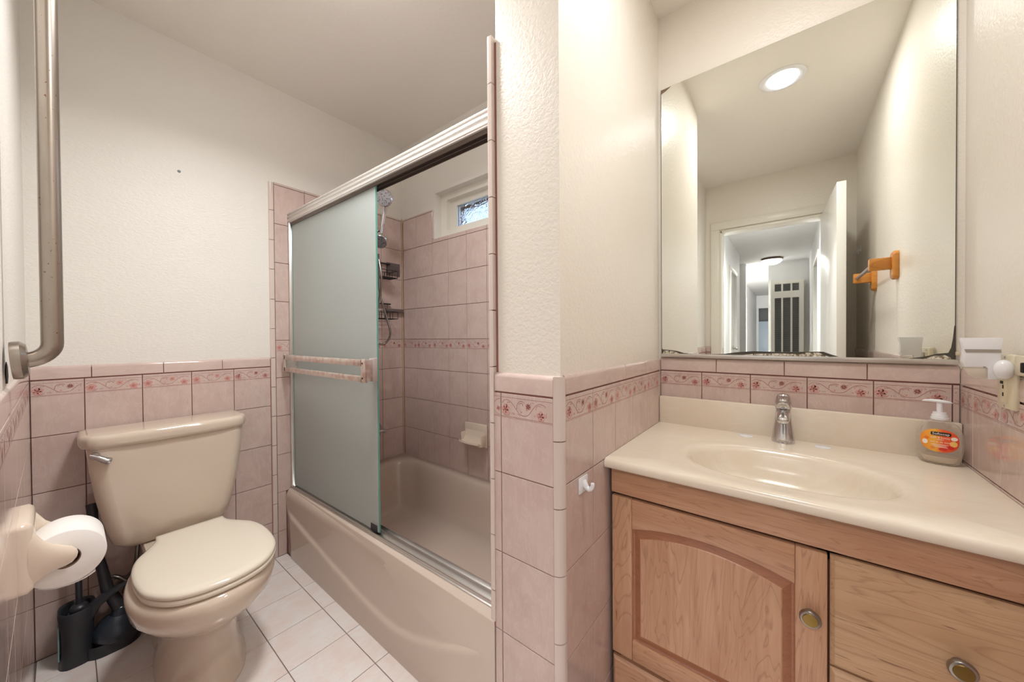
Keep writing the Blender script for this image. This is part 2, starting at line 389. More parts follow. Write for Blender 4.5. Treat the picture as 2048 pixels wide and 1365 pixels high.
for a, b in zip(YJS, YJS[1:]): cap_tile(wl, OL, CY, CX, a, b, 1.937, 1.950)
box('corner_grout', (X0-.001, 1.4345, .34), (X0+.004, 1.4425, 1.95), plain('caulk', srgb(206, 178, 150), .5), wl)

# near-left wall, slightly out of square, carries the grab bar
def nl(x): return -.0803 + (x+2.0929)*.0136
NA = Vector((-1, -.0136, 0)).normalized(); NN = Vector((-.0136, 1, 0)).normalized()
wn = struct(prism('wall_near_left', [(-2.12, nl(-2.12)-.006, -.1), (-.5905, nl(-.59)-.006, -.1), (-.5905, -.49, -.1), (-2.25, -.49, -.1), (-2.25, nl(-2.12)-.006, -.1)], (0, 0, H+.1), P_WALL), 'off-white wall left of the toilet carrying the grab bar, tiled below', 'wall')
prism('grout_bed', [(-2.098, nl(-2.098)-.0115, 0), (-.592, nl(-.592)-.0115, 0), (-.592, nl(-.592)-.0045, 0), (-2.098, nl(-2.098)-.0045, 0)], (0, 0, 1.036), GROUT, wn)
ON = Vector((-.585, nl(-.585), 0)); LN = 1.5079
js = [0] + [LN - .1525*k for k in range(9, 0, -1)] + [LN]
js = [0.0] + [x for x in js[1:] if x > .02]
grid(wn, ON, NA, NN, js, ZT, .994)
cj = [0, .12, .32, .52, .72, .92, 1.12, 1.32, LN]
for a, b in zip(cj, cj[1:]): cap_tile(wn, ON, NA, NN, a, b, .996, 1.045)

# ------------------------------------------------------------------ shower back wall with window
WX0, WX1, WZ0, WZ1 = -1.755, -.93, 1.760, 2.045
wb = wallslab('wall_back', (-2.25, YS+.009, -.1), (WX0, 1.62, H), P_WALL, 'shower long wall of pink marbled tiles with painted plaster above')
boxes('wall_section', [((WX1, YS+.009, -.1), (-.60, 1.62, H)), ((WX0, YS+.009, -.1), (WX1, 1.62, WZ0)), ((WX0, YS+.009, WZ1), (WX1, 1.62, H))], P_WALL, wb)
boxes('grout_bed', [((X0, YS+.0045, .3), (XA, YS+.010, 1.738)), ((X0, YS+.0045, 1.738), (-1.772, YS+.010, 1.93)), ((-1.772, YS+.0045, 1.738), (XA, YS+.010, 1.760))], GROUT, wb)
OB = Vector((0, YS, 0))
XJ = [-2.085, -1.9375, -1.783, -1.628, -1.4705, -1.3125, -1.155, -1.0, -.845, -.69, XA]
XJ[2] = -1.775
grid(wb, OB, CX, -CY, XJ, ZS, 1.13, .056, skip=lambda a, z: z < .33 or (z > 1.736 and -1.775 < a < -.9))
XW = [-1.772, -1.628, -1.4705, -1.3125, -1.155, -1.0, -.845, -.69, XA]
grid(wb, OB, CX, -CY, XW, [1.736, 1.7605])
for a, b in zip(XJ[:2], XJ[1:3]): cap_tile(wb, OB, CX, -CY, a, b, 1.937, 1.950)
# tiled reveal on the left side of the window opening
tile(wb, (WX0-.014, 0, 0), CY, CZ, CX, YS+.0005, YS+.050, 1.762, 1.94, T_TRIM)

win = struct(boxes('window_1', framebars(WX0, WX1, WZ0, WZ1, 1.502, 1.56, .052, .052, .062, .038), P_TRIM, None), 'small white framed bathroom window high above the tub', 'window')
boxes('sash', framebars(WX0+.052, WX1-.052, WZ0+.062, WZ1-.038, 1.535, 1.575, .053, .048, .016, .037), P_TRIM, win)
gm = NT('wavy_window_glass'); gm.b.inputs['Transmission Weight'].default_value = 1; gm.b.inputs['Roughness'].default_value = .0; gm.b.inputs['IOR'].default_value = 1.45
gm.bump(gm.noise(gm.coords((1, 1, 1.6)), 24, 3, .8), .5, .02)
box('pane', (WX0+.105, 1.552, WZ0+.078), (WX1-.10, 1.560, WZ1-.075), gm.m, win)
# beyond the window: the timber surround of the opening and a shrub
tb = boxes('timber_surround', [((WX0-.06, 1.63, WZ1-.060), (WX1+.06, 1.66, WZ1+.06)), ((WX0-.06, 1.63, WZ0-.05), (WX0+.045, 1.66, WZ1-.060)), ((WX1-.07, 1.63, WZ0-.05), (WX1+.06, 1.66, WZ1-.060))], plain('stained_timber', srgb(122, 74, 34), .5), win)
lf = bmesh.new()
for i in range(650):
    c = Vector((random.uniform(-4.6, -2.6), random.uniform(3.4, 4.2), random.uniform(2.3, 3.6))); s_ = random.uniform(.03, .07)
    u = Vector([random.uniform(-1, 1) for _ in range(3)]).normalized(); v = u.orthogonal().normalized()
    q = [lf.verts.new(c + u*s_*a + v*s_*.5*b) for a, b in ((-1, 0), (0, -1), (1, 0), (0, 1))]; f = lf.faces.new(q); f.material_index = i % 3
sb_ = thing('shrub', 'loose leafy shrub outside the small high window', 'shrub', (-3.6, 3.8, -.1))
tr = frombm('foliage', lf, [plain('leaf_green', srgb(104, 136, 110), .5), plain('leaf_pale', srgb(206, 202, 130), .5), plain('leaf_blue', srgb(110, 146, 190), .5)], sb_); tr['kind'] = 'stuff'
tubes('trunk', [[(-3.6, 3.8, -.1), (-3.62, 3.82, 1.2), (-3.55, 3.78, 2.4), (-3.6, 3.8, 3.4)], [(-3.62, 3.82, 1.2), (-3.9, 3.8, 2.2), (-4.2, 3.8, 3.1)], [(-3.58, 3.8, 1.5), (-3.2, 3.8, 2.4), (-2.9, 3.8, 3.2)]], .03, plain('bark', srgb(96, 80, 66), .8), sb_)
struct(box('ground_outside', (-6, 1.62, -.2), (2, 8, -.1), plain('soil', srgb(120, 112, 96), .9)), 'bare ground outside the bathroom wall', 'ground')

# ------------------------------------------------------------------ partition (stub) wall between shower and vanity
wp = wallslab('wall_partition', (-.622, YT+.011, -.1), (XB-.0075, 1.62, H), P_WALL2, 'plastered stub wall between shower and vanity, tiled below')
boxes('grout_bed', [((-.625, YT+.0045, 0), (-.43, YT+.012, 1.03)), ((XB-.009, YT+.012, 0), (XB-.0045, YM, 1.035)), ((XA+.0045, YT+.01, .34), (-.62, YS, 1.93))], GROUT, wp)
OW = Vector((0, YT, 0)); ZW = [0, .137, .350, .563, .777, .990]
grid(wp, OW, CX, -CY, [-.628, -.603], ZW, .990, .062)
grid(wp, OW, CX, -CY, [-.603, -.4405], ZW, .990, .062)
cap_tile(wp, OW, CX, -CY, -.626, -.4405, .992, 1.043)
# rounded corner pieces
zc = [0, .08, .243, .404, .566, .727, .888, 1.043]
for a, b in zip(zc, zc[1:]):
    cx_, cy_ = -.4405, YT+.0205; r_ = .0215
    pr = [(cx_, cy_-r_)] + [(cx_ + r_*math.sin(R(k)), cy_ - r_*math.cos(R(k))) for k in range(12, 91, 13)] + [(cx_+r_, cy_), (cx_+r_-.012, cy_), (cx_, cy_-r_+.012)]
    prism('bullnose_tile', [(x, y, a+G/2) for x, y in pr], (0, 0, b-a-G), T_BULL, wp, 0, True, 30)
OP = Vector((XB, 0, 0)); YP = [.7355, .884, 1.040, 1.193, 1.345, 1.498, YM]
ZP = [0, .14, .356, .572, .783, .995]
grid(wp, OP, CY, CX, YP, ZP, .995, .060)
for a, b in ((.7355, 1.130), (1.130, 1.330), (1.330, YM)): cap_tile(wp, OP, CY, CX, a, b, .997, 1.047)
# shower side of the partition: tiles and rounded front edge
OQ = Vector((XA, YS, 0))
grid(wp, OQ, -CY, -CX, [0, .153, .306, .459, .612, YS-YT-.018], ZS[2:], 1.13, .056)
zq = [.365, .45, .602, .754, .906, 1.058, 1.21, 1.362, 1.514, 1.666, 1.818, 1.945]
for a, b in zip(zq, zq[1:]):
    pr = [(XA, YT+.018), (XA, YT+.006)] + [(XA+.010 - .010*math.cos(R(k)), YT+.006 - .010*math.sin(R(k))) for k in (20, 45, 70, 90)] + [(XA+.019, YT-.004+.001), (XA+.019, YT+.018)]
    prism('bullnose_tile', [(x, y, a+G/2) for x, y in pr], (0, 0, b-a-G), T_BULL, wp, 0, True, 30)

# ------------------------------------------------------------------ mirror wall
wm = wallslab('wall_mirror', (XB-.20, YM+.0075, -.1), (.55, 1.62, H), P_WALL2, 'off-white wall behind the mirror with a low band of floral tiles')
box('grout_bed', (XB, YM+.0045, .78), (XR, YM+.009, 1.047), GROUT, wm)
OM = Vector((0, YM, 0))
XM = [-.4185, -.267, -.111, .045, .200, .354, XR]
for i in range(6): tile(wm, OM, CX, CZ, -CY, XM[i], XM[i+1], .80, .9965, T_WALL, .052)
for a, b in ((-.4185, -.218), (-.218, -.015), (-.015, .186), (.186, XR)): cap_tile(wm, OM, CX, -CY, a, b, .9985, 1.0515)

# right wall
wr = wallslab('wall_right', (XR+.0085, -.62, -.1), (.55, 1.62, H), P_WALL2, 'glossy textured off-white wall to the right of the vanity, tiled below')
box('grout_bed', (XR+.0045, -.49, 0), (XR+.0095, YM, 1.04), GROUT, wr)
OR = Vector((XR, YM, 0)); YR = [0, .085] + [.085+.1535*k for k in range(1, 13)] + [2.01]
grid(wr, OR, -CY, -CX, YR, ZT, .994)
cj = [0, .245, .445, .645, .845, 1.045, 1.245, 1.445, 1.645, 1.845, 2.01]
for a, b in zip(cj, cj[1:]): cap_tile(wr, OR, -CY, -CX, a, b, .996, 1.0475)

# ------------------------------------------------------------------ entry wall with door, seen in the mirror
YD = -.50
wd = struct(boxes('wall_door', [((-.80, YD-.11, -.1), (-.474, YD, H)), ((.20, YD-.11, -.1), (.55, YD, H)), ((-.474, YD-.11, 2.045), (.20, YD, H))], P_WALL2), 'off-white wall around the bathroom doorway, behind the viewer', 'wall')
box('grout_bed', (-.585, YD-.001, 0), (-.547, YD+.0045, 1.03), GROUT, wd)
grid(wd, (0, YD+.0095, 0), -CX, CY, [.548, .5845], ZT, .994); cap_tile(wd, (0, YD+.0095, 0), -CX, CY, .548, .5845, .996, 1.047)
wk = wallslab('wall_nook', (-.75, YD, -.1), (-.5955, nl(-.585)-.0105, H), P_WALL2, 'short return wall beside the doorway, pink tiles at its foot')
box('grout_bed', (-.597, YD+.005, 0), (-.590, nl(-.585)-.011, 1.03), GROUT, wk)
grid(wk, (-.585, 0, 0), CY, CX, [YD+.01, -.385, -.232, nl(-.585)-.002], ZT, .994)
for a, b in ((YD+.01, -.262), (-.262, nl(-.585)-.002)): cap_tile(wk, (-.585, 0, 0), CY, CX, a, b, .996, 1.047)
tm = struct(boxes('trim_1', [((-.546, YD, 0), (-.482, YD+.016, 2.055)), ((.208, YD, 0), (.272, YD+.016, 2.055)), ((-.546, YD, 2.055), (.272, YD+.016, 2.120))], P_TRIM, None, .004), 'cream painted casing around the bathroom doorway', 'trim')
boxes('jamb', [((-.482, YD-.12, 0), (-.462, YD+.012, 2.027)), ((.188, YD-.12, 0), (.208, YD+.012, 2.027)), ((-.462, YD-.12, 2.027), (.188, YD+.012, 2.047))], P_TRIM, tm, .002)
box('strike_plate', (-.4625, YD-.06, .965), (-.4605, YD-.03, 1.03), STEEL, tm)
# door leaf, open against the right wall
da = math.atan2(.235-(YD+.0), .211-.178); dl = .735
dv = Vector((math.cos(da), math.sin(da), 0)); dn = Vector((math.sin(da), -math.cos(da), 0))
hp = Vector((.180, YD+.012, .012))
dr = struct(prism('door_1', [hp, hp+dv*dl, hp+dv*dl+dn*.042, hp+dn*.042], (0, 0, 2.015), P_DOOR, None, .002), 'plain white flush door standing open beside the right wall', 'door')
kp = hp + dv*(dl-.065) + CZ*.93
for s_, nm in ((-1, 'door_knob'),):
    lathe(nm, kp, -dn, [(.026, 0), (.026, .004), (.011, .008), (.010, .022), (.022, .030), (.026, .042), (.020, .052), (.001, .055)], STEEL, dr)

# ------------------------------------------------------------------ hallway, seen through the mirror
struct(box('floor_hall', (-1.7, -11.7, -.1), (1.0, YD-.12, 0), plain('hall_floor', srgb(150, 130, 112), .5)), 'hallway floor beyond the doorway', 'floor')
struct(box('ceiling_hall', (-1.7, -11.7, H), (1.0, YD-.11, H+.1), P_HALL), 'white hallway ceiling', 'ceiling')
whl = struct(boxes('wall_hall_left', [((-.78, -2.60, 0), (-.64, YD-.11, H)), ((-.78, -3.75, 0), (-.64, -3.25, H)), ((-.78, -3.25, 2.03), (-.64, -2.60, H))], P_HALL), 'white hallway wall on the left with a cased door', 'wall')
struct(boxes('trim_2', [((-.64, -2.60, 0), (-.625, -2.53, 2.03)), ((-.64, -3.32, 0), (-.625, -3.25, 2.03)), ((-.64, -3.32, 2.03), (-.625, -2.53, 2.09))], P_TRIM, None, .004), 'white casing of the hallway side door', 'trim')
d2 = struct(box('door_2', (-.70, -3.25, .01), (-.66, -2.60, 2.03), P_DOOR, None, .002), 'closed white side door in the hallway', 'door')
lathe('door_knob', (-.66, -3.17, .95), (1, 0, 0), [(.025, 0), (.010, .006), (.010, .02), (.025, .03), (.02, .05), (.001, .053)], STEEL, d2)
struct(box('wall_hall_corner', (-1.6, -4.70, 0), (-.625, -4.60, 2.44), P_HALL), 'white hallway corner wall', 'wall')
struct(boxes('wall_hall_right', [((.255, -2.2, 0), (.4, YD-.11, H)), ((.255, -4.8, 0), (.4, -3.0, H)), ((.255, -3.0, 2.03), (.4, -2.2, H))], P_HALL), 'white hallway wall on the right', 'wall')
struct(boxes('trim_3', [((.24, -2.2, 0), (.255, -2.13, 2.03)), ((.24, -3.07, 0), (.255, -3.0, 2.03)), ((.24, -3.07, 2.03), (.255, -2.13, 2.09))], P_TRIM, None, .004), 'white casing on the right side of the hallway', 'trim')
struct(box('door_3', (.285, -3.0, .01), (.325, -2.2, 2.03), P_DOOR, None, .002), 'closed white door on the right side of the hallway', 'door')
struct(box('wall_hall_end', (-.304, -4.95, 0), (.4, -4.80, H), P_HALL), 'grey-white hallway end wall holding the wall heater', 'wall')
struct(box('wall_room_left', (-1.0, -11.0, 0), (-.86, -4.70, H), P_HALL), 'bright white wall of the room past the hallway', 'wall')
struct(box('wall_room_right', (.2, -11.0, 0), (.3, -4.95, H), P_HALL), 'white wall of the far room hidden behind the heater wall', 'wall')
struct(boxes('wall_room_end', [((-1.6, -11.1, 0), (-.80, -11.0, H)), ((-.30, -11.1, 0), (.4, -11.0, H)), ((-.80, -11.1, 2.03), (-.30, -11.0, H))], P_HALL), 'white far wall with a dark opening', 'wall')
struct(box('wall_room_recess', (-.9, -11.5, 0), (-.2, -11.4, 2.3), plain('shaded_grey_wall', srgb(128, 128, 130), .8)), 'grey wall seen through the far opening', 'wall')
struct(box('trim_4', (-.86, -7.4, 0), (-.83, -7.3, 2.05), P_TRIM, None, .003), 'white casing upright in the far room', 'trim')
struct(boxes('wall_hall_outer', [((-1.7, -11.6, 0), (-1.6, YD-.11, H)), ((.9, -11.6, 0), (1.0, YD-.11, H)), ((-1.7, -11.7, 0), (1.0, -11.6, H)), ((-1.6, YD-.13, 0), (-.80, YD-.11, H)), ((.55, YD-.13, 0), (.9, YD-.11, H))], P_HALL), 'outer walls enclosing the rooms beside the hallway', 'wall')
dd = struct(box('door_4', (-.84, -11.05, .01), (-.42, -11.01, 1.60), plain('blue_grey_panel', srgb(170, 184, 198), .4), None, .002), 'pale blue-grey half-height door in the far room', 'door')

ht = thing('wall_heater', 'tall white wall heater with dark louvred grilles at the hallway end', 'heater', (-.03, -4.80, .10))
HB = [-.209, -.118, -.093, .008, .033, .121]
boxes('casing', framebars(-.262, .185, .10, 2.09, -4.80, -4.66, .053, .064, .12, .06) + [((-.209, -4.80, 1.79), (.121, -4.66, 1.905))], P_TRIM, ht)
for z0, z1 in ((1.905, 2.03), (.22, 1.79)):
    for i in (1, 3): box('mullion', (HB[i], -4.695, z0), (HB[i+1], -4.662, z1), P_TRIM, ht)
for i in (0, 2, 4):
    lv = []
    for z0, z1 in ((1.905, 2.03), (.22, 1.79)):
        z = z0+.004
        while z < z1-.01: lv.append(((HB[i], -4.695, z), (HB[i+1], -4.672, z+.009))); z += .018
    g_ = boxes('grille', lv, plain('dark_louvre', srgb(120, 120, 118), .5), ht); g_['kind'] = 'stuff'
box('grille_backing', (-.209, -4.775, .22), (.121, -4.70, 2.03), plain('heater_inside', srgb(58, 58, 58), .8), ht)
hl = thing('ceiling_light', 'round flush hallway ceiling light with glowing bowl shade', 'ceiling light', (-.24, -4.35, H))
lathe('rim', (-.24, -4.35, H), (0, 0, -1), [(.155, 0), (.160, .012), (.150, .030), (.142, .034)], plain('bronze_ring', srgb(112, 96, 82), .4, .6), hl, 36)
lathe('shade', (-.24, -4.35, H-.030), (0, 0, -1), [(.143, 0), (.138, .022), (.115, .050), (.075, .070), (.03, .080), (.001, .081)], emis('glowing_bowl', (1, .96, .90, 1), 3.5), hl, 36)

# ------------------------------------------------------------------ ceiling downlights
def downlight(x, y, label):
    t_ = thing('recessed_light', label, 'ceiling light', (x, y, H))
    vs = []; fs = []; prof = [(.096, 0), (.096, -.004), (.090, -.008), (.080, -.008), (.066, -.001)]
    loft('trim_ring', [circle((x, y, H+h), r, CZ, 48) for r, h in prof], WHITE, t_, True, 50, False, False)
    lathe('lens', (x, y, H-.0015), (0, 0, -1), [(.066, 0), (.066, .001), (.001, .0012)], emis('led_lens', (1, .98, .95, 1), 9), t_, 48)
downlight(LX, LY, 'round white recessed ceiling light reflected in the mirror')
al = thing('added_fill_dome', 'added out-of-view glowing fill dome on the ceiling above the toilet area', 'ceiling light', (-1.08, .52, H))  # added unseen dome, glows to lift the alcove and its ceiling
lathe('base', (-1.08, .52, H), (0, 0, -1), [(.17, 0), (.17, .02), (.16, .03)], WHITE, al, 36)
lathe('shade', (-1.08, .52, H-.028), (0, 0, -1), [(.155, 0), (.150, .02), (.12, .045), (.06, .060), (.001, .063)], emis('fill_dome_glow', (1, .98, .95, 1), 5.5), al, 36)

# ------------------------------------------------------------------ mirror and its channel
mr = thing('mirror', 'large frameless wall mirror with corroded lower edge above the vanity', 'mirror', (0, YM, 1.055))
box('glass', (-.412, YM-.004, 1.060), (.3565, YM+.0005, 2.140), MIRROR, mr)
box('edge_line', (-.4145, YM-.0005, 1.058), (.359, YM+.0078, 2.1425), plain('mirror_edge', srgb(70, 68, 58), .5), mr)
box('bottom_channel', (-.414, YM-.0085, 1.0525), (.3625, YM+.001, 1.0665), ALU, mr, .0015)
def patch(name, pts, col, lift): 
    P = [Vector((x, YM-.004-lift, z)) for x, z in pts]; return prism(name, P, (0, -.0002, 0), col, mr)
BLK = plain('desilvered_black', srgb(70, 66, 58), .45); MOT = NT('mottled_backing')
MOT.l(MOT.ramp(MOT.noise(MOT.coords(), 130, 4), [(.38, srgb(96, 88, 74)), (.5, srgb(190, 180, 160)), (.62, srgb(226, 224, 214))]), MOT.b.inputs['Base Color'])
patch('edge_corrosion', [(-.413, 1.067), (-.413, 1.09), (-.409, 1.083), (-.392, 1.082), (-.372, 1.080), (-.352, 1.077), (-.330, 1.070), (-.300, 1.067)], BLK, .0003)
patch('edge_corrosion', [(-.408, 1.067), (-.404, 1.078), (-.385, 1.079), (-.368, 1.076), (-.352, 1.0715), (-.345, 1.067)], MOT.m, .0008)
patch('edge_corrosion', [(-.245, 1.067), (-.19, 1.070), (-.150, 1.077), (-.10, 1.0815), (-.04, 1.080), (.02, 1.081), (.068, 1.083), (.085, 1.083), (.105, 1.074), (.122, 1.068), (.095, 1.067)], BLK, .0003)
patch('edge_corrosion', [(-.135, 1.067), (-.10, 1.072), (-.03, 1.075), (.03, 1.074), (.04, 1.079), (.075, 1.080), (.085, 1.073), (.10, 1.067)], MOT.m, .0008)
patch('edge_corrosion', [(.27, 1.067), (.30, 1.073), (.325, 1.082), (.345, 1.085), (.350, 1.10), (.353, 1.125), (.3555, 1.16), (.3565, 1.16), (.3565, 1.067)], BLK, .0003)
patch('edge_corrosion', [(.30, 1.067), (.318, 1.076), (.338, 1.079), (.349, 1.072), (.35, 1.067)], MOT.m, .0008)
patch('edge_corrosion', [(-.4125, 2.138), (-.4125, 2.122), (-.395, 2.128), (-.375, 2.139)], plain('old_adhesive', srgb(120, 100, 80), .7), .0003)
box('wall_plug', (.3575, YM-.006, 1.078), (.367, YM+.004, 1.088), plain('chipped_plaster', srgb(206, 190, 168), .8), mr, .002)

# ------------------------------------------------------------------ bathtub
tb = thing('bathtub', 'almond enamel alcove bathtub behind the sliding shower door', 'bathtub', (-1.37, 1.08, 0))
N_ = 10; RZ = .343
tx0, tx1, ty0, ty1 = X0+.002, XA-.0005, YT+.016, YS-.0005
ocx, ocy, ohx, ohy = (tx0+tx1)/2, (ty0+ty1)/2, (tx1-tx0)/2, (ty1-ty0)/2
icx, icy, ihx, ihy = -1.365, 1.105, .640, .283
rings = [rrect(ocx, ocy, ohx, ohy, .001, 0.01, N_), rrect(ocx, ocy, ohx, ohy, .001, RZ-.004, N_), rrect(ocx, ocy, ohx-.002, ohy-.002, .001, RZ, N_),
         rrect(icx, icy, ihx+.02, ihy+.012, .13, RZ, N_), rrect(icx, icy, ihx+.008, ihy+.003, .13, RZ-.003, N_), rrect(icx, icy, ihx, ihy-.006, .13, RZ-.012, N_),
         rrect(icx, icy, ihx-.012, ihy-.016, .13, RZ-.04, N_), rrect(icx, icy, ihx-.045, ihy-.035, .13, .20, N_), rrect(icx, icy, ihx-.065, ihy-.05, .12, .10, N_),
         rrect(icx, icy, ihx-.09, ihy-.075, .11, .068, N_), rrect(icx, icy, ihx-.14, ihy-.12, .09, .055, N_), rrect(icx, icy, ihx-.4, ihy-.2, .05, .052, N_)]
loft('basin', rings, TUBM, tb, True, 70)
# apron with its pressed swoosh
def lerp_tab(x, tab):
    for (a, va), (b, vb) in zip(tab, tab[1:]):
        if x <= b: t_ = (x-a)/(b-a); t_ = t_*t_*(3-2*t_)*.35 + t_*.65; return va + (vb-va)*t_
    return tab[-1][1]
SW = [(-2.2, .262), (-2.037, .222), (-1.80, .178), (-1.546, .134), (-1.30, .104), (-1.19, .097), (-1.085, .100), (-.97, .126), (-.86, .165), (-.709, .228), (-.6, .262)]
nx = 170; prof = [0.0, .01] + [.02+.0038*k for k in range(70)]
V = []; Fc = []
def swz(x):
    return sum(lerp_tab(x+d, SW) for d in (-.06, -.03, 0, .03, .06))/5
for i in range(nx+1):
    x = tx0 + (tx1-tx0)*i/nx
    fade = min(1, max(0, (x+2.08)/.06))*min(1, max(0, (-.66-x)/.1)); top = YT - .002 + (x+2.09)*.0205
    for z in prof:
        s_ = (swz(x) - z)/.0036; st = 1/(1+math.exp(-max(-20, min(20, s_)))); yb_ = YT + .006 + (top-YT-.006)*max(0, (z-.05)/.236)
        V.append((x, yb_ - st*.012*max(0.0, min(1.0, fade)), z))
    for k in range(1, 11):   # rolled rim
        a = R(k*9); V.append((x, top - .003*math.sin(2*a) + .030*(1-math.cos(a)), .286 + .057*math.sin(a)))
    V.append((x, YT+.050, RZ))
m_ = len(prof)+11
for i in range(nx):
    for j in range(m_-1): Fc.append([i*m_+j, (i+1)*m_+j, (i+1)*m_+j+1, i*m_+j+1])
mesh('apron', V, Fc, TUBM, tb, True)
lathe('drain', (-1.90, 1.10, .0535), (0, 0, 1), [(.03, 0), (.03, .004), (.02, .006), (.001, .004)], CHROME, tb)
fx = thing('bath_lever', 'chrome lever tap handle on the shower end wall above the tub', 'tap', (X0, 1.22, .55))
lathe('flange', (X0, 1.20, .545), (1, 0, 0), [(.07, 0), (.068, .008), (.02, .012), (.02, .045), (.024, .05), (.001, .055)], CHROME, fx)
tube('lever', [(X0+.05, 1.20, .545), (X0+.055, 1.225, .548), (X0+.052, 1.262, .540)], [.009, .010, .013], CHROME, fx)
sp = thing('bath_spout', 'chrome bath spout behind the frosted glass', 'spout', (X0, 1.10, .43))
tube('body', [(X0, 1.08, .43), (X0+.10, 1.08, .43), (X0+.13, 1.08, .42), (X0+.135, 1.08, .40)], [.026, .026, .024, .02], CHROME, sp, 16)

# ------------------------------------------------------------------ sliding shower door (slightly out of square)
sd = thing('shower_door', 'aluminium framed sliding shower door with frosted green-tinted panels', 'shower door', (-1.37, .76, RZ))
def sy(x, d): return .742 + (x+2.09)*.0205 + d     # front plane of the track
def slab(name, x0, x1, d0, d1, z0, z1, mat, parent=sd, bev=0):
    return prism(name, [(x0, sy(x0, d0), z0), (x1, sy(x1, d0), z0), (x1, sy(x1, d1), z0), (x0, sy(x0, d1), z0)], (0, 0, z1-z0), mat, parent, bev)
HD = plain('header_aluminium', srgb(236, 234, 232), .28, .55)
slab('header_rail', X0+.001, XA-.001, -.004, .048, 1.752, 1.804, HD, bev=.003)
for d, z0, z1 in ((-.0075, 1.757, 1.764), (-.0075, 1.778, 1.782), (-.0075, 1.795, 1.801)): slab('header_ridge', X0+.001, XA-.001, d, -.003, z0, z1, HD, bev=.0012)
UN = plain('rail_dark_reflection', srgb(110, 98, 92), .35, .8)  # dark reflection of the shower put into the lip colour
slab('header_lip', X0+.001, XA-.001, .003, .006, 1.738, 1.752, UN); slab('header_lip', X0+.001, XA-.001, .040, .043, 1.738, 1.752, UN); slab('header_lip', X0+.001, XA-.001, .021, .024, 1.738, 1.752, UN)
slab('bottom_track', X0+.001, XA-.001, -.009, .050, RZ, RZ+.006, ALU, bev=.0015)
for d in (-.004, .018, .042): slab('track_rib', X0+.001, XA-.001, d, d+.004, RZ+.006, RZ+.022 if d > 0 else RZ+.014, ALU)
slab('wall_jamb', X0+.001, X0+.018, -.006, .046, RZ+.006, 1.752, ALU, bev=.002)
gl1 = slab('glass_panel', X0+.022, -1.289, .008, .014, RZ+.016, 1.748, FROST)
slab('glass_edge', -1.2892, -1.2872, .0078, .0142, RZ+.016, 1.748, GLASSEDGE, gl1)
slab('glass_edge', X0+.020, X0+.023, .0078, .0142, RZ+.016, 1.748, GLASSEDGE, gl1)
gl2 = slab('glass_panel', X0+.05, -1.322, .028, .034, RZ+.016, 1.748, FROST)
slab('glass_edge', -1.3222, -1.3202, .0278, .0342, RZ+.016, 1.748, GLASSEDGE, gl2)
slab('bottom_guide', -1.345, -1.30, .006, .018, RZ+.012, RZ+.040, BLACK)
tbm = NT('towel_bar_aluminium'); tbm.l(tbm.mix(tbm.ramp(tbm.noise(tbm.coords(), 40, 4), [(.45, (0, 0, 0, 1)), (.65, (1, 1, 1, 1))]), srgb(226, 220, 214), srgb(212, 186, 176)), tbm.b.inputs['Base Color'])
tbm.b.inputs['Metallic'].default_value = .8; tbm.b.inputs['Roughness'].default_value = .3
by = .700
for z0, z1 in ((1.030, 1.056), (.970, .993)): box('towel_bar', (-2.045, by-.006, z0), (-1.276, by+.004, z1), tbm.m, sd, .002)
def bracket(x, s_):
    box('bracket', (x-.014, by-.006, .968), (x+.014, by+.006, 1.058), tbm.m, sd, .002)
    prism('bracket_arm', [(x-.012, by, .972), (x+.012, by, .972), (x+.012+s_*.03, sy(x, .008), .972), (x-.012+s_*.03, sy(x, .008), .972)], (0, 0, .082), tbm.m, sd)
bracket(-1.270, -1); bracket(-2.045, 0)
box('finger_pull', (-1.300, sy(-1.27, -.022), .968), (-1.262, sy(-1.27, -.006), 1.060), clearmat('clear_acrylic', srgb(196, 184, 182), .75, .1), sd, .002)
for z in (.985, 1.042): lathe('screw', (-1.270, by-.006, z), (0, -1, 0), [(.004, 0), (.0035, .001), (.001, .0012)], DARK, sd, 12)

# ------------------------------------------------------------------ shower heads, hose, caddies
sh = thing('shower_set', 'chrome hand shower and fixed head with looping metal hose', 'shower head', (X0, 1.10, 1.75))
lathe('wall_flange', (X0, 1.08, 1.83), (1, 0, 0), [(.03, 0), (.028, .006), (.012, .012)], CHROME, sh)
tube('shower_arm', spline([(X0, 1.08, 1.83), (X0+.12, 1.08, 1.85), (X0+.22, 1.09, 1.80), (-1.845, 1.11, 1.745)], 6), .011, CHROME, sh)
def head(name, c, ax, r, mats):
    c = Vector(c); o = lathe(name, c, ax, [(.012, -.030), (.024, -.026), (r*.82, -.014), (r, -.004), (r, .004), (r*.93, .009)], mats[0], sh, 32)
    lathe('spray_face', c + Vector(ax).normalized()*.0085, ax, [(r*.93, 0), (r*.9, .002), (.001, .003)], mats[1], o, 32)
    return o
fm = NT('nozzle_face'); vo = fm.add('ShaderNodeTexVoronoi', Scale=110); fm.l(fm.coords(), vo.inputs['Vector'])
fm.l(fm.ramp(vo.outputs['Distance'], [(.25, srgb(96, 96, 104)), (.4, srgb(168, 166, 172))]), fm.b.inputs['Base Color']); fm.b.inputs['Roughness'].default_value = .25; fm.b.inputs['Metallic'].default_value = .5
head('hand_shower', (-1.788, 1.118, 1.925), (.50, -.80, -.30), .047, (CHROME, fm.m))
tube('handle', spline([(-1.800, 1.138, 1.905), (-1.822, 1.14, 1.86), (-1.838, 1.135, 1.79), (-1.842, 1.125, 1.735)], 5), [.013]*5+[.012]*6+[.010]*5, CHROME, sh)
head('fixed_head', (-1.828, 1.110, 1.690), (.45, -.55, -.70), .045, (CHROME, fm.m))
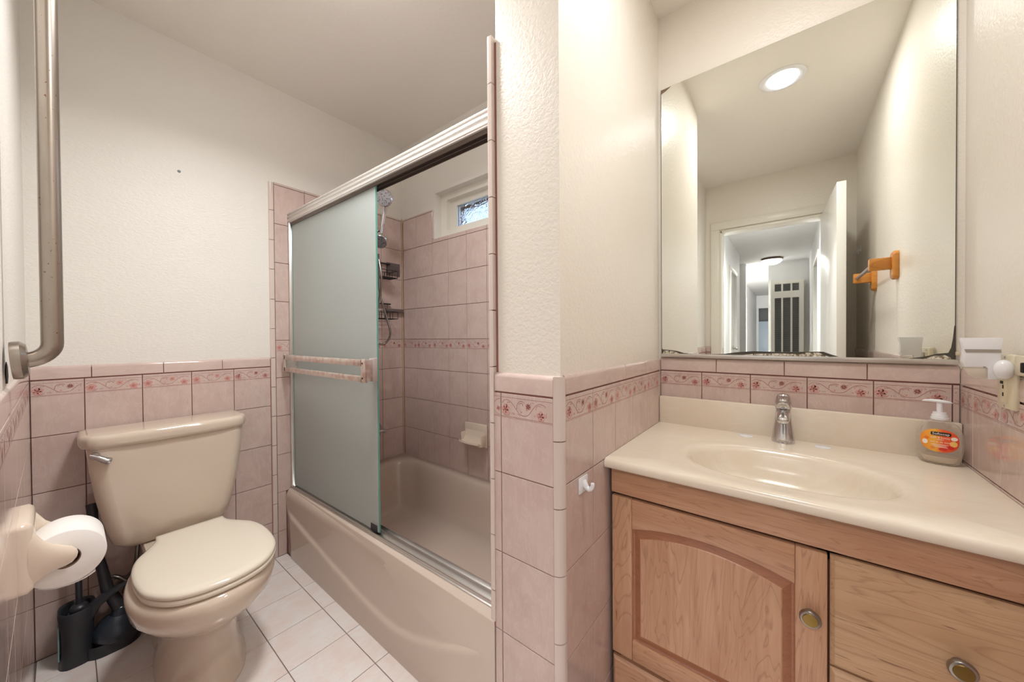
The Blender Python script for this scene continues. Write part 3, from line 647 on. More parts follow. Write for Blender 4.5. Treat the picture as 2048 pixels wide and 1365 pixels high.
lathe('holder', (-1.845, 1.12, 1.725), (0, 0, 1), [(.014, -.02), (.016, -.01), (.016, .012), (.012, .018)], CHROME, sh)
hose = plain('metal_hose', srgb(150, 146, 142), .3, 1)
def up_(u, v, y):
    d = fw + rt*((u-1024)/F_PX) + up*((682.5-v)/F_PX); t_ = y/d.y; return Vector((0, 0, CAM_Z)) + d*t_
hp_ = [up_(u, v, y) for u, v, y in ((757, 508, 1.12), (757, 540, 1.13), (758, 575, 1.14), (764, 605, 1.15), (773, 635, 1.17), (780, 660, 1.18), (779, 676, 1.18), (770, 687, 1.16), (759, 688, 1.13), (748, 675, 1.11), (752, 640, 1.10), (758, 600, 1.10), (763, 560, 1.10), (758, 520, 1.10))]
tube('hose', spline(hp_, 6), .0062, hose, sh, 8)

def caddy(z, label, side):
    t_ = thing('shower_caddy', label, 'caddy', (X0, 1.30, z), 'black wire shower caddies')
    x0_, x1_, y0_, y1_ = X0+.012, X0+.100, 1.10, 1.335
    ps = []
    for zz in (z, z+.045): ps.append([(x0_, y0_, zz), (x1_, y0_, zz), (x1_, y1_, zz), (x0_, y1_, zz), (x0_, y0_, zz)])
    for k in range(7): yy = y0_+(y1_-y0_)*k/6; ps.append([(x0_, yy, z+.045), (x0_, yy, z), (x1_, yy, z), (x1_, yy, z+.045)])
    for k in (1, 2, 3): xx = x0_+(x1_-x0_)*k/4; ps.append([(xx, y0_, z), (xx, y1_, z)]); 
    ps.append([(x0_+.001, y0_, z+.045), (x0_+.001, y0_, z+.10), (x0_+.001, y1_-.02, z+.10), (x0_+.001, y1_-.02, z+.045)])
    tubes('basket', ps, .0022, BLACKW, t_)
    box('top_rail', (x0_-.004, y0_, z+.096), (x0_+.012, y1_, z+.104), BLACKW, t_, .002)
    if side: box('adhesive_plate', (X0+.0005, 1.318, z+.03), (X0+.006, 1.418, z+.115), GREYP, t_, .002)
    else: box('soap_tray', (X0+.004, 1.30, z+.045), (X0+.030, 1.428, z+.070), GREYP, t_, .004)
caddy(1.525, 'black wire shower caddy, the upper one with a flat grey plate', True)
caddy(1.262, 'black wire shower caddy, the lower one with a grey bar tray', False)

sdh = thing('soap_dish', 'almond ceramic soap dish set into the shower back wall', 'soap dish', (-1.395, YS, .585))
prism('plate', [(-1.480, YS-.0005, .540), (-1.312, YS-.0005, .524), (-1.312, YS-.0005, .652), (-1.480, YS-.0005, .650)], (0, -.014, 0), HOLDER, sdh, .004)
rg = []
for i in range(13):   # scooped shelf, section swept along x
    x = -1.472 + .152*i/12; e = abs(i-6)/6; dep = .078 - .010*e**3
    p = [(YS-.012, .625-.0*e), (YS-.020, .585), (YS-.034, .562), (YS-.056, .552), (YS-dep, .560+.004*e), (YS-dep-.003, .552), (YS-.058, .538), (YS-.028, .536), (YS-.012, .530)]
    rg.append([Vector((x, y, z)) for y, z in p])
loft('tray', rg, HOLDER, sdh, True, 45)
for x in (-1.478, -1.324): box('tray_end', (x, YS-.050, .536), (x+.010, YS-.010, .600), HOLDER, sdh, .004)

# ------------------------------------------------------------------ toilet
TC = .288
to = thing('toilet', 'bone coloured two-piece toilet with closed cream seat against the pink tiles', 'toilet', (-1.7, TC, 0))
def egg(xb, xf, hw, z, n=48, backhw=None, cy=TC, p=2.0):
    """egg outline: front half ellipse, back narrower"""
    out = []; xm = xf - (xf-xb)*.46
    for i in range(n):
        a = 2*math.pi*i/n; c, s_ = math.cos(a), math.sin(a)
        if c >= 0: x = xm + (xf-xm)*c; y = hw*s_
        else: x = xm + (xm-xb)*c; y = hw*math.copysign(abs(s_)**(.80), s_)
        out.append(Vector((x, cy+y, z)))
    return out
def ry(c, hx, hy, r, z): return rrect(c[0], c[1], hx, hy, r, z, 6)
# pedestal and bowl
bw = [egg(-1.93, -1.425, .118, 0), egg(-1.93, -1.425, .118, .012), egg(-1.92, -1.455, .108, .03), egg(-1.90, -1.475, .098, .10), egg(-1.88, -1.475, .094, .16), egg(-1.85, -1.465, .096, .19), egg(-1.84, -1.425, .114, .220), egg(-1.84, -1.372, .155, .255),
      egg(-1.84, -1.336, .181, .295), egg(-1.84, -1.325, .189, .335), egg(-1.84, -1.326, .190, .353), egg(-1.84, -1.334, .184, .367), egg(-1.84, -1.352, .168, .372)]
loft('bowl', bw, CERAMIC, to, True, 80)
loft('deck', [ry((-1.925, TC), .135, .105, .04, .20), ry((-1.925, TC), .145, .115, .04, .30), ry((-1.925, TC), .145, .120, .04, .362), ry((-1.925, TC), .141, .116, .04, .370)], CERAMIC, to, True, 60)
loft('trapway', [ry((-1.90, TC), .15, .10, .05, 0), ry((-1.90, TC), .145, .085, .05, .05), ry((-1.90, TC), .14, .075, .05, .22)], CERAMIC, to, True, 60)
def seat_outline(grow, z):
    c = .2955; pts = [(-1.845, .098), (-1.80, .104), (-1.755, .128), (-1.70, .160), (-1.64, .174), (-1.58, .178), (-1.52, .175), (-1.46, .165), (-1.41, .141), (-1.372, .108), (-1.350, .065), (-1.341, .022)]
    P = [Vector((x, c-y, 0)) for x, y in pts]; Q = [Vector((x, c+y, 0)) for x, y in reversed(pts)]
    L_ = spline([(p.x, p.y, 0) for p in P+Q], 4); ctr = Vector((-1.585, c, 0)); out = []
    for p in L_: d = (p-ctr); out.append(Vector((ctr.x + d.x*(1+grow/d.length), ctr.y + d.y*(1+grow/d.length), z)))
    return out
loft('seat_ring', [seat_outline(-.004, .373), seat_outline(.001, .376), seat_outline(.002, .386), seat_outline(-.002, .390)], SEATM, to, True, 60)
loft('seat_lid', [seat_outline(-.003, .3915), seat_outline(.001, .394), seat_outline(.002, .401), seat_outline(-.001, .406), seat_outline(-.008, .4095), seat_outline(-.03, .4115), seat_outline(-.08, .4125)], SEATM, to, True, 60)
for s_ in (-1, 1): box('seat_hinge', (-1.872, .2925+s_*.07-.018, .371), (-1.835, .2925+s_*.07+.018, .398), SEATM, to, .006)
# tank
def tankring(z, xb, xf, hy, r, bul=.008):
    o = []
    for p in rrect((xb+xf)/2, TC-.026, (xf-xb)/2, hy, r, z, 8):
        f = (p.x-(xb+xf)/2)/((xf-xb)/2); u = (p.y-TC+.026)/hy
        if f > 0: p.x += bul*(1-u*u)*f
        o.append(p)
    return o
tk = [tankring(.368, -2.055, -1.93, .122, .035), tankring(.375, -2.062, -1.905, .148, .040), tankring(.398, -2.068, -1.892, .168, .045), tankring(.44, -2.07, -1.887, .180, .045), tankring(.50, -2.07, -1.884, .192, .045),
      tankring(.58, -2.072, -1.882, .206, .045), tankring(.68, -2.074, -1.880, .218, .045), tankring(.757, -2.074, -1.880, .224, .045)]
loft('tank', tk, CERAMIC, to, True, 60)
def lidring(g, z):
    cx_, cy_ = -1.970, TC-.027; pts = [(-.110, -.238), (.020, -.240), (.062, -.228), (.102, -.190), (.108, 0), (.102, .190), (.062, .228), (.020, .240), (-.110, .238)]
    P = spline([(cx_+a, cy_+b, 0) for a, b in pts], 3) + []
    return [Vector((cx_+(p.x-cx_)*(1+g/.11), cy_+(p.y-cy_)*(1+g/.24), z)) for p in P]
loft('tank_lid', [lidring(-.010, .756), lidring(-.004, .760), lidring(0, .772), lidring(0, .790), lidring(-.003, .799), lidring(-.009, .803), lidring(-.02, .8045)], CERAMIC, to, True, 60)
lathe('lever_pivot', (-1.885, .058, .737), (1, 0, 0), [(.013, 0), (.013, .008), (.010, .012)], CHROME, to, 16)
tube('flush_lever', spline([(-1.872, .046, .742), (-1.868, .060, .736), (-1.862, .078, .722), (-1.862, .094, .714)], 5), [.006, .0065, .007, .0075, .008, .008, .009, .009, .010, .010, .011, .011, .0115, .012, .011, .007], CHROME, to, 12)
tube('supply_hose', spline([(-2.00, .165, .385), (-2.00, .165, .33), (-2.02, .155, .24), (-2.05, .115, .19), (-2.06, .08, .20), (-2.04, .10, .23), (-2.03, .135, .20), (-2.05, .15, .15), (-2.075, .15, .15)], 6), .007, hose, to, 8)
lathe('hose_nut', (-2.00, .165, .352), (0, 0, 1), [(.013, 0), (.015, .006), (.015, .03)], WHITE, to, 12)
tubes('hose_coil', [[(-2.03+.012*math.sin(a*.7+k)+.006*k, .15+.026*math.cos(a)+.004*k, .168+.024*math.sin(a)+.004*k) for a in [i*.5 for i in range(14)]] for k in range(4)], .0032, plain('braided_hose', srgb(122, 98, 78), .45, .4), to)

# ------------------------------------------------------------------ plunger and brush set
bs = thing('brush_and_plunger_caddy', 'dark grey toilet brush canister joined to an open plunger tray', 'toilet brush holder', (-1.99, .05, 0))
lv_ = [[Vector((p.x, p.y, z)) for p in rrect(-1.998, .013, a, b, .034, z, 6)] for z, a, b in ((0.0, .052, .042), (.05, .049, .038), (.12, .050, .039), (.186, .054, .043), (.190, .052, .041), (.186, .046, .035), (.10, .042, .032), (.03, .038, .028))]
loft('canister', lv_, BLACK, bs, True, 60)
loft('tray', [rrect(-1.992, .096, .062, .074, .055, z, 8) if g_ is None else rrect(-1.992, .096, .062-g_, .074-g_, .05, z, 8) for z, g_ in ((0, None), (.036, None), (.040, .004), (.036, .010), (.012, .012))], BLACK, bs, True, 60)
prism('carry_handle', [(-1.985, .030, .110), (-1.985, .030, .180), (-1.975, .060, .205), (-1.968, .100, .224), (-1.962, .135, .232), (-1.962, .137, .225), (-1.968, .105, .205), (-1.975, .070, .175), (-1.983, .048, .130)], (.022, -.004, 0), BLACK, bs, .003)
lb_ = box('printed_label', (-1.9995, -.0295, .03), (-1.972, -.0265, .15), plain('blue_print', srgb(120, 150, 158), .4), bs)
br = thing('toilet_brush', 'dark grey toilet brush standing in its canister', 'toilet brush', (-1.998, -.004, .03))
tube('handle', [(-2.0, .019, .15), (-2.003, .018, .30), (-2.006, .016, .44)], [.0085, .0085, .010], BLACK, br)
lathe('collar', (-2.0, .018, .170), (0, 0, 1), [(.022, 0), (.024, .010), (.020, .018), (.010, .024)], BLACK, br)
bb = []
for i in range(90):
    a, z = random.uniform(0, 6.28), random.uniform(.06, .165); bb.append([(-2.0, .016, z), (-2.0+.032*math.cos(a), .016+.024*math.sin(a), z+.006)])
o = tubes('bristles', bb, .0012, BLACK, br, 3); o['kind'] = 'stuff'
pg = thing('plunger', 'black rubber toilet plunger resting in the open tray', 'plunger', (-1.99, .10, .034))
lathe('cup', (-1.984, .106, .043), (.16, .10, 1), [(.046, 0), (.062, .004), (.065, .012), (.060, .034), (.046, .058), (.024, .076), (.019, .104), (.014, .108)], RUBBER, pg, 32)
tube('handle', [(-1.968, .112, .142), (-1.982, .084, .22), (-2.000, .066, .34), (-2.02, .056, .46), (-2.034, .052, .53)], [.019, .017, .013, .013, .015], BLACK, pg, 14)

# ------------------------------------------------------------------ toilet paper holder and roll
ph = thing('toilet_paper_holder', 'cream ceramic toilet paper holder fixed to the left wall', 'paper holder', (-1.36, -.06, .65))
px0, px1, pz0, pz1 = -1.455, -1.285, .588, .742
yb = lambda x: nl(x)
V = []
rg = []
for dy, s_ in ((0, 0), (.012, 0), (.019, .005), (.022, .016)):
    rg.append([Vector((p.x, nl(p.x)+dy, p.z)) for p in [Vector((q.x, 0, q.y)) for q in rrect((px0+px1)/2, (pz0+pz1)/2, (px1-px0)/2-s_, (pz1-pz0)/2-s_, .012, 0, 5)]])
loft('wall_plate', rg, HOLDER, ph, True, 60)
for x in (px1-.013, px0+.013):
    rgs = []
    for y, zc_, hz, hx in ((-.056, .664, .070, .013), (-.048, .660, .056, .013), (-.036, .654, .040, .013), (-.022, .650, .030, .0125), (-.007, .646, .024, .012), (.003, .645, .019, .011), (.010, .645, .010, .007), (.012, .645, .002, .002)):
        rgs.append([Vector((x+hx*math.cos(t), y, zc_+hz*math.sin(t))) for t in [2*math.pi*i/20 for i in range(20)]])
    loft('post', rgs, HOLDER, ph, True, 70)
tp = thing('toilet_paper_roll', 'large white toilet paper roll on the ceramic holder', 'toilet paper', (-1.37, .004, .645))
rc = Vector((-1.312, -.0055, .633)); RR = .0625
def ringx(x, r): return [Vector((x, rc.y + r*math.cos(t), rc.z + r*math.sin(t))) for t in [2*math.pi*i/64 for i in range(64)]]
L2 = .112
loft('paper', [ringx(rc.x, .0225), ringx(rc.x, RR-.0015), ringx(rc.x-.0015, RR), ringx(rc.x-L2+.0015, RR), ringx(rc.x-L2, RR-.0015), ringx(rc.x-L2, .0225)], PAPER, tp, True, 50, False, False)
loft('cardboard_core', [ringx(rc.x-.0003, .0205), ringx(rc.x-.0003, .0228), ringx(rc.x-L2, .0228), ringx(rc.x-L2, .0205), ringx(rc.x-.0003, .0205)], CARD, tp, True, 50, False, False)
fl_ = []
for i in range(14):
    t = R(232 + i*6); r_ = RR + .0012 + max(0, i-7)*.0007
    fl_.append((rc.y + r_*math.cos(t), rc.z + r_*math.sin(t)))
mesh('loose_end', [(rc.x, y, z) for y, z in fl_] + [(rc.x-L2, y, z) for y, z in fl_], [[i, i+1, 14+i+1, 14+i] for i in range(13)], PAPER, tp, True)

# ------------------------------------------------------------------ grab bar
gb = thing('grab_bar', 'worn stainless steel vertical grab bar on the left wall', 'grab bar', (-1.18, nl(-1.18), 1.09))
gx, gy = -1.18, -.0165; zb0 = 1.098; pth = [(gx, nl(gx)+.008, zb0), (gx, -.055, zb0)]
for k in range(0, 91, 10): pth.append((gx, -.052 + .0355*math.sin(R(k)), zb0 + .034 - .034*math.cos(R(k))))
pth += [(gx, gy, 1.25), (gx, gy, 1.5), (gx, gy, 1.75), (gx, gy, 1.96)]
for k in range(10, 91, 10): pth.append((gx, -.052 + .0355*math.cos(R(k)), 1.96 + .034*math.sin(R(k))))
pth.append((gx, nl(gx)-.006, 1.994))
tube('bar', pth, .0150, WORN, gb, 24)
for z in (zb0, 1.994):
    lathe('wall_flange', (gx, nl(gx)+.0025, z), (0, 1, .07 if z < 1.5 else 0), [(.036, 0), (.037, .003), (.037, .012), (.030, .019), (.018, .020)], WORN, gb, 32)
prism('chipped_hole', [(-1.215, nl(-1.215)-.0055, 1.052), (-1.245, nl(-1.245)-.0055, 1.050), (-1.262, nl(-1.262)-.0055, 1.064), (-1.25, nl(-1.25)-.0055, 1.085), (-1.22, nl(-1.22)-.0055, 1.095), (-1.20, nl(-1.2)-.0055, 1.075)], (0, .001, 0), DARK, gb)

# ------------------------------------------------------------------ vanity cabinet
VF, VX0, VX1 = .985, -.4095, XR-.0005
va = thing('vanity_cabinet', 'maple vanity cabinet with arched panel door and drawers', 'cabinet', (-.02, 1.2, 0))
bd = .020
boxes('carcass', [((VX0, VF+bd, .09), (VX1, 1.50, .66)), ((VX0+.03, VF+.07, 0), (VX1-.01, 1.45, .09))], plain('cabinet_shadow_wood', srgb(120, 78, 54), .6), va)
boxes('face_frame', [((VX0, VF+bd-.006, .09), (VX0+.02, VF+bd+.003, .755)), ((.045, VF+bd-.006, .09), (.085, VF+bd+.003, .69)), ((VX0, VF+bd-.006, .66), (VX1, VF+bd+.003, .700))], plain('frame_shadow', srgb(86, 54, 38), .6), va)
box('apron_rail', (VX0, VF-.002, .6845), (VX1, VF+bd, .7545), WX, va, .0025)
# arched door
dx0, dx1, dz0, dz1 = VX0+.0005, .0625, .2155, .6755
door = thing_door = bpy.data.objects.new('door', None); COL.objects.link(door); door.parent = va; door.location = (0, 0, 0)
ix0, ix1, iz0 = -.351, .009, .272
def arch(u, rise=.028, base=.590): return base + rise*(1-((u)*2-1)**2)
box('stile', (dx0, VF, dz0), (ix0, VF+bd, dz1), WZ, door, .003); box('stile', (ix1, VF, dz0), (dx1, VF+bd, dz1), WZ, door, .003)
box('bottom_rail', (ix0, VF, dz0), (ix1, VF+bd, iz0), WX, door, .003)
ap = [(ix0 + (ix1-ix0)*k/24, arch(k/24)) for k in range(25)]
prism('top_rail', [(x, VF, z) for x, z in ap] + [(ix1, VF, dz1), (ix0, VF, dz1)], (0, bd, 0), WX, door, .002)
def pan(g, y): # inset outline following the arch
    o = [Vector((ix0+g, y, iz0+g)), ] ; o += [Vector((ix0+g + (ix1-ix0-2*g)*k/24, y, arch(k/24)-g*1.0)) for k in range(25)]; o.append(Vector((ix1-g, y, iz0+g))); return o
vs, fs = loftdata([pan(-.004, VF+.006), pan(.002, VF+.0105), pan(.006, VF+.0110), pan(.022, VF+.0045)], False, False); vs2, fs2 = loftdata([pan(.022, VF+.0045), pan(.0245, VF+.0030)], False, True)
mesh('panel_bevel', vs, fs, WD, door, False); mesh('raised_panel', vs2, fs2, WZ, door, False)
def knob(x, z, label, par):
    k_ = lathe('knob', (x, VF+.001, z), (0, -1, 0), [(.009, 0), (.0075, .004), (.0075, .012), (.016, .016), (.0185, .020), (.0185, .024), (.0165, .0275), (.0135, .0285)], PEWTER, par, 32)
    lathe('knob_inlay', (x, VF-.0275, z), (0, -1, 0), [(.0132, 0), (.0125, .0015), (.001, .002)], BRASS, k_, 28)
    return k_
knob(.034, .539, '', door)
def drawer(x0, x1, z0, z1, mat, kn=None):
    b = .0075; rg = []
    def rr(g, y): return [Vector((x0+g, y, z0+g)), Vector((x1-g, y, z0+g)), Vector((x1-g, y, z1-g)), Vector((x0+g, y, z1-g))]
    o = loft('drawer', [rr(0, VF+bd), rr(0, VF+.007), rr(.0015, VF+.0055), rr(b, VF)], mat, va, False)
    if kn: knob(kn[0], kn[1], '', o)
    return o
drawer(.0665, VX1-.0005, .4415, .6755, WL, (.2375, .5475))
drawer(.0665, VX1-.0005, .2155, .4375, WL, (.2375, .327))
drawer(dx0, VX1-.0005, .095, .2005, WX, (-.17, .148))
# vanity top with moulded basin
vt = thing('sink_countertop', 'cream cultured marble vanity top with moulded oval basin', 'countertop', (-.02, 1.23, .76))
cx0, cx1, cy0, cy1, CZT = XB+.0012, XR-.0008, .9525, YM-.0012, .788
bcx, bcy, ba, bb_ = -.022, 1.187, .222, .152
n = 120; angs = [2*math.pi*i/n for i in range(n)]
def rectring(x0, x1, y0, y1, z):
    out = []
    for a in angs:
        c, s_ = math.cos(a), math.sin(a); t_ = min(((x1-bcx)/c if c > 1e-9 else (x0-bcx)/c if c < -1e-9 else 1e9), ((y1-bcy)/s_ if s_ > 1e-9 else (y0-bcy)/s_ if s_ < -1e-9 else 1e9)); out.append(Vector((bcx+c*t_, bcy+s_*t_, z)))
    for xx in (x0, x1):
        for yy in (y0, y1):
            j = min(range(n), key=lambda i: (out[i].x-xx)**2+(out[i].y-yy)**2); out[j] = Vector((xx, yy, z))
    return out
def ell(a_, b__, z, p=2.25, dy=0):
    out = []
    for a in angs:
        c, s_ = math.cos(a), math.sin(a); k = (abs(c/a_)**p + abs(s_/b__)**p)**(-1/p); out.append(Vector((bcx+c*k, bcy+dy+s_*k, z)))
    return out
rings = [rectring(cx0, cx1, cy0+.008, cy1, .7605), rectring(cx0, cx1, cy0+.002, cy1, .763), rectring(cx0, cx1, cy0, cy1, .769), rectring(cx0, cx1, cy0, cy1, .778), rectring(cx0, cx1, cy0+.003, cy1, .7845), rectring(cx0, cx1, cy0+.009, cy1, CZT),
         ell(.305, .205, CZT), ell(.296, .196, CZT-.0015), ell(.250, .172, CZT-.002), ell(.234, .160, CZT-.003), ell(ba, bb_-.002, CZT-.008), ell(.214, .143, CZT-.022), ell(.206, .136, CZT-.050), ell(.192, .123, CZT-.080), ell(.160, .096, CZT-.104), ell(.10, .06, CZT-.114), ell(.04, .03, CZT-.117), ell(.02, .02, CZT-.118)]
loft('counter', rings, MARBLE, vt, True, 60, False, True)
box('backsplash', (cx0, YM-.0225, CZT-.004), (cx1, cy1, .8945), MARBLE, vt, .004)
lathe('drain', (bcx, bcy, CZT-.1185), (0, 0, 1), [(.024, 0), (.024, .002), (.018, .003), (.001, .002)], CHROME, vt)

def cover(x, y, label):
    c_ = lathe('hole_cover', (x, y, CZT), (0, 0, 1), [(.0215, 0), (.0215, .0015), (.019, .0032), (.001, .0036)], WHITE, None, 32); tag(c_, label, 'cover', 'faucet hole covers')
cover(-.120, 1.462, 'small round white hole cover left of the faucet')
cover(.080, 1.453, 'small round white hole cover right of the faucet')

# faucet
fa = thing('faucet', 'small chrome single-lever faucet behind the basin', 'faucet', (-.016, 1.452, CZT))
fc = Vector((-.017, 1.456, 0))
def fr(z, a, b, dy=0, p=2.6):
    out = []
    for i in range(36):
        t = 2*math.pi*i/36; c, s_ = math.cos(t), math.sin(t); k = (abs(c)**p+abs(s_)**p)**(-1/p); out.append(Vector((fc.x+a*c*k, fc.y+dy+b*s_*k, z)))
    return out
loft('body', [fr(CZT, .0315, .029), fr(CZT+.004, .0315, .029), fr(CZT+.012, .030, .028), fr(CZT+.045, .0265, .025, -.001), fr(CZT+.075, .0225, .022, -.002), fr(CZT+.095, .0205, .0205, -.003), fr(CZT+.108, .020, .020, -.003)], CHROME, fa, True, 60)
spr = []
for d, zz, a_, b__ in ((-.005, .880, .019, .020), (-.026, .879, .0185, .017), (-.046, .875, .0175, .0145), (-.062, .870, .0165, .012), (-.070, .867, .014, .009), (-.073, .866, .006, .004)):
    spr.append([Vector((fc.x+a_*math.cos(t), fc.y+d-.003*math.sin(t), zz+b__*math.sin(t))) for t in [2*math.pi*i/28 for i in range(28)]])
loft('spout', spr, CHROME, fa, True, 70)
lathe('aerator', (fc.x, fc.y-.052, .866), (0, -.15, -1), [(.0100, 0), (.0100, .008), (.008, .009)], STEEL, fa, 24)
loft('lever_cap', [fr(CZT+.110, .0205, .0205, -.003), fr(CZT+.114, .0225, .0225, -.003), fr(CZT+.132, .0215, .0225, -.004), fr(CZT+.146, .019, .022, -.005), fr(CZT+.155, .0145, .018, -.007), fr(CZT+.158, .008, .011, -.008)], CHROME, fa, True, 70)
lp = []
for d, zz, a_, b__ in ((.008, .938, .012, .008), (-.015, .937, .014, .008), (-.040, .933, .013, .006), (-.060, .931, .011, .0045), (-.066, .931, .006, .002)):
    lp.append([Vector((fc.x+a_*math.cos(t), fc.y+d, zz+b__*math.sin(t))) for t in [2*math.pi*i/20 for i in range(20)]])
loft('lever', lp, CHROME, fa, True, 70)
box('lever_slot', (fc.x-.0085, fc.y-.0262, .851), (fc.x+.0085, fc.y-.0200, .8545), DARK, fa)

# soap bottle
so = thing('soap_bottle', 'clear pump soap bottle with orange oval label beside the right wall', 'soap bottle', (.318, 1.458, CZT))
sa = R(-12); sc = Vector((.3175, 1.458, 0)); sx_, sy_ = Vector((math.cos(sa), math.sin(sa), 0)), Vector((-math.sin(sa), math.cos(sa), 0))
def br_(a, b, z, p=2.3, n=40):
    out = []
    for i in range(n):
        t = 2*math.pi*i/n; c, s_ = math.cos(t), math.sin(t); k = (abs(c)**p+abs(s_)**p)**(-1/p); out.append(sc + sx_*a*c*k + sy_*b*s_*k + CZ*z)
    return out
prof = [(.020, .012, .0005), (.030, .0185, .0015), (.0345, .021, .006), (.0390, .0225, .024), (.0415, .0232, .045), (.0420, .0232, .062), (.0405, .0225, .082), (.0350, .0205, .100), (.0260, .0175, .111), (.0150, .0145, .117), (.0130, .0130, .121)]
def bw_(h):
    for (a, b, z), (a2, b2, z2) in zip(prof, prof[1:]):
        if h <= z2: t_ = (h-z)/(z2-z); return a+(a2-a)*t_, b+(b2-b)*t_
    return prof[-1][:2]
clear = clearrim('clear_pet', srgb(214, 204, 192))
loft('bottle', [br_(a, b, CZT+z) for a, b, z in prof], clear, so, True, 70)
liq = clearmat('soap_liquid', srgb(238, 222, 198), .8, .2)
loft('liquid', [br_(a-.002, b-.002, CZT+z) for a, b, z in ((.020, .012, .003), (.032, .019, .006), (.0365, .0215, .018), (.0372, .0215, .0215))], liq, so, True, 70)
sc0 = sc + CZ*CZT
lathe('collar', sc0 + CZ*.119, (0, 0, 1), [(.0165, 0), (.0165, .006), (.0150, .0065), (.0150, .012), (.0125, .016), (.0125, .020)], WHITE, so, 28)
lathe('pump_stem', sc0 + CZ*.138, (0, 0, 1), [(.0062, 0), (.0062, .026)], WHITE, so, 16)
nz = []
for d, zz, a_, b__ in ((.022, .1655, .0015, .001), (.017, .1665, .007, .0035), (0, .1680, .0095, .0050), (-.015, .1685, .0075, .0040), (-.027, .1675, .0048, .0028), (-.031, .166, .0025, .0015)):
    nz.append([sc0 + sx_*d + sy_*(a_*math.cos(t)) + CZ*(zz+b__*math.sin(t)) for t in [2*math.pi*i/16 for i in range(16)]])
loft('pump_nozzle', nz, WHITE, so, True, 70)
# label: oval patch wrapped on the bottle front
def onb(x, h, lift):   # x across, h height above counter -> point on the bottle front
    a, b = bw_(h); k = max(0.0, 1-abs(x/a)**2.3)**(1/2.3); return sc0 + sx_*x - sy_*(b*k+lift) + CZ*h
def patch2(name, cx_, ch, ra, rb, mat, lift, par, n=28, rings_=5, p=2.3):
    vs = [onb(cx_, ch, lift)]; fs = []
    for r_ in range(1, rings_+1):
        for i in range(n):
            t = 2*math.pi*i/n; c, s_ = math.cos(t), math.sin(t); k = (abs(c)**p+abs(s_)**p)**(-1/p)*r_/rings_
            vs.append(onb(cx_+ra*c*k, ch+rb*s_*k, lift))
    for i in range(n): fs.append([0, 1+i, 1+(i+1) % n])
    for r_ in range(rings_-1):
        for i in range(n): j = (i+1) % n; fs.append([1+r_*n+i, 1+(r_+1)*n+i, 1+(r_+1)*n+j, 1+r_*n+j])
    return mesh(name, vs, fs, mat, par, True)
lm = NT('orange_label'); tc_ = lm.coords(); sxn = lm.add('ShaderNodeSeparateXYZ'); lm.l(tc_, sxn.inputs[0])
mr_ = lm.add('ShaderNodeMapRange'); mr_.inputs[1].default_value = -.034; mr_.inputs[2].default_value = .034; lm.l(sxn.outputs[0], mr_.inputs[0])
lm.l(lm.ramp(mr_.outputs[0], [(0, srgb(240, 150, 50)), (.3, srgb(242, 180, 60)), (.5, srgb(236, 96, 44)), (1, srgb(226, 74, 40))]), lm.b.inputs['Base Color'])
lbm = patch2('label', -.0005, .0655, .0335, .0305, lm.m, .0006, so)
whm = plain('label_white', srgb(246, 236, 226), .4)
patch2('label_banner', .002, .0835, .0175, .0048, plain('label_black', srgb(26, 20, 20), .4), .0010, lbm, p=8)
for cx_, ch, ra, rb, m_ in ((-.0255, .0595, .0050, .0065, whm), (-.0225, .0700, .0045, .0040, plain('label_fruit', srgb(238, 120, 30), .4)), (.0235, .0600, .0065, .0075, plain('label_yellow', srgb(244, 196, 110), .4)), (.0185, .0500, .0060, .0050, plain('label_red', srgb(214, 40, 34), .4)), (.0245, .0735, .0058, .0050, whm), (.0060, .0435, .0080, .0040, plain('label_red_2', srgb(214, 48, 36), .4)), (-.0120, .0455, .0045, .0040, plain('label_orange', srgb(240, 140, 60), .4))):
    patch2('label_picture', cx_, ch, ra, rb, m_, .0010, lbm, 16, 2, 2)
def label_text(txt, cx_, ch, size, mat, slant=0):
    cu = bpy.data.curves.new('t', 'FONT'); cu.body = txt; cu.size = size; cu.align_x = 'CENTER'; cu.align_y = 'CENTER'; cu.resolution_u = 2
    to_ = bpy.data.objects.new('t', cu); COL.objects.link(to_); dg = bpy.context.evaluated_depsgraph_get(); me = bpy.data.meshes.new_from_object(to_.evaluated_get(dg))
    vs = [onb(cx_+v.co.x, ch+v.co.y, .0014) for v in me.vertices]; fs = [list(p.vertices) for p in me.polygons]
    bpy.data.objects.remove(to_); bpy.data.curves.remove(cu); bpy.data.meshes.remove(me)
    return mesh('lettering', vs, fs, mat, lbm)
label_text('Softsoap', .002, .0835, .0086, whm)
label_text('milk & honey', .001, .0735, .0062, whm); patch2('label_fine_print', .001, .0685, .0060, .0006, whm, .0012, lbm, 12, 2, 8)
label_text('lait et de miel', .001, .0620, .0060, whm); 
for cx_, ch, ra in ((.0, .0555, .0150), (-.001, .0522, .0130), (.002, .0490, .0120)): patch2('label_fine_print', cx_, ch, ra, .0006, whm, .0012, lbm, 12, 3, 8)

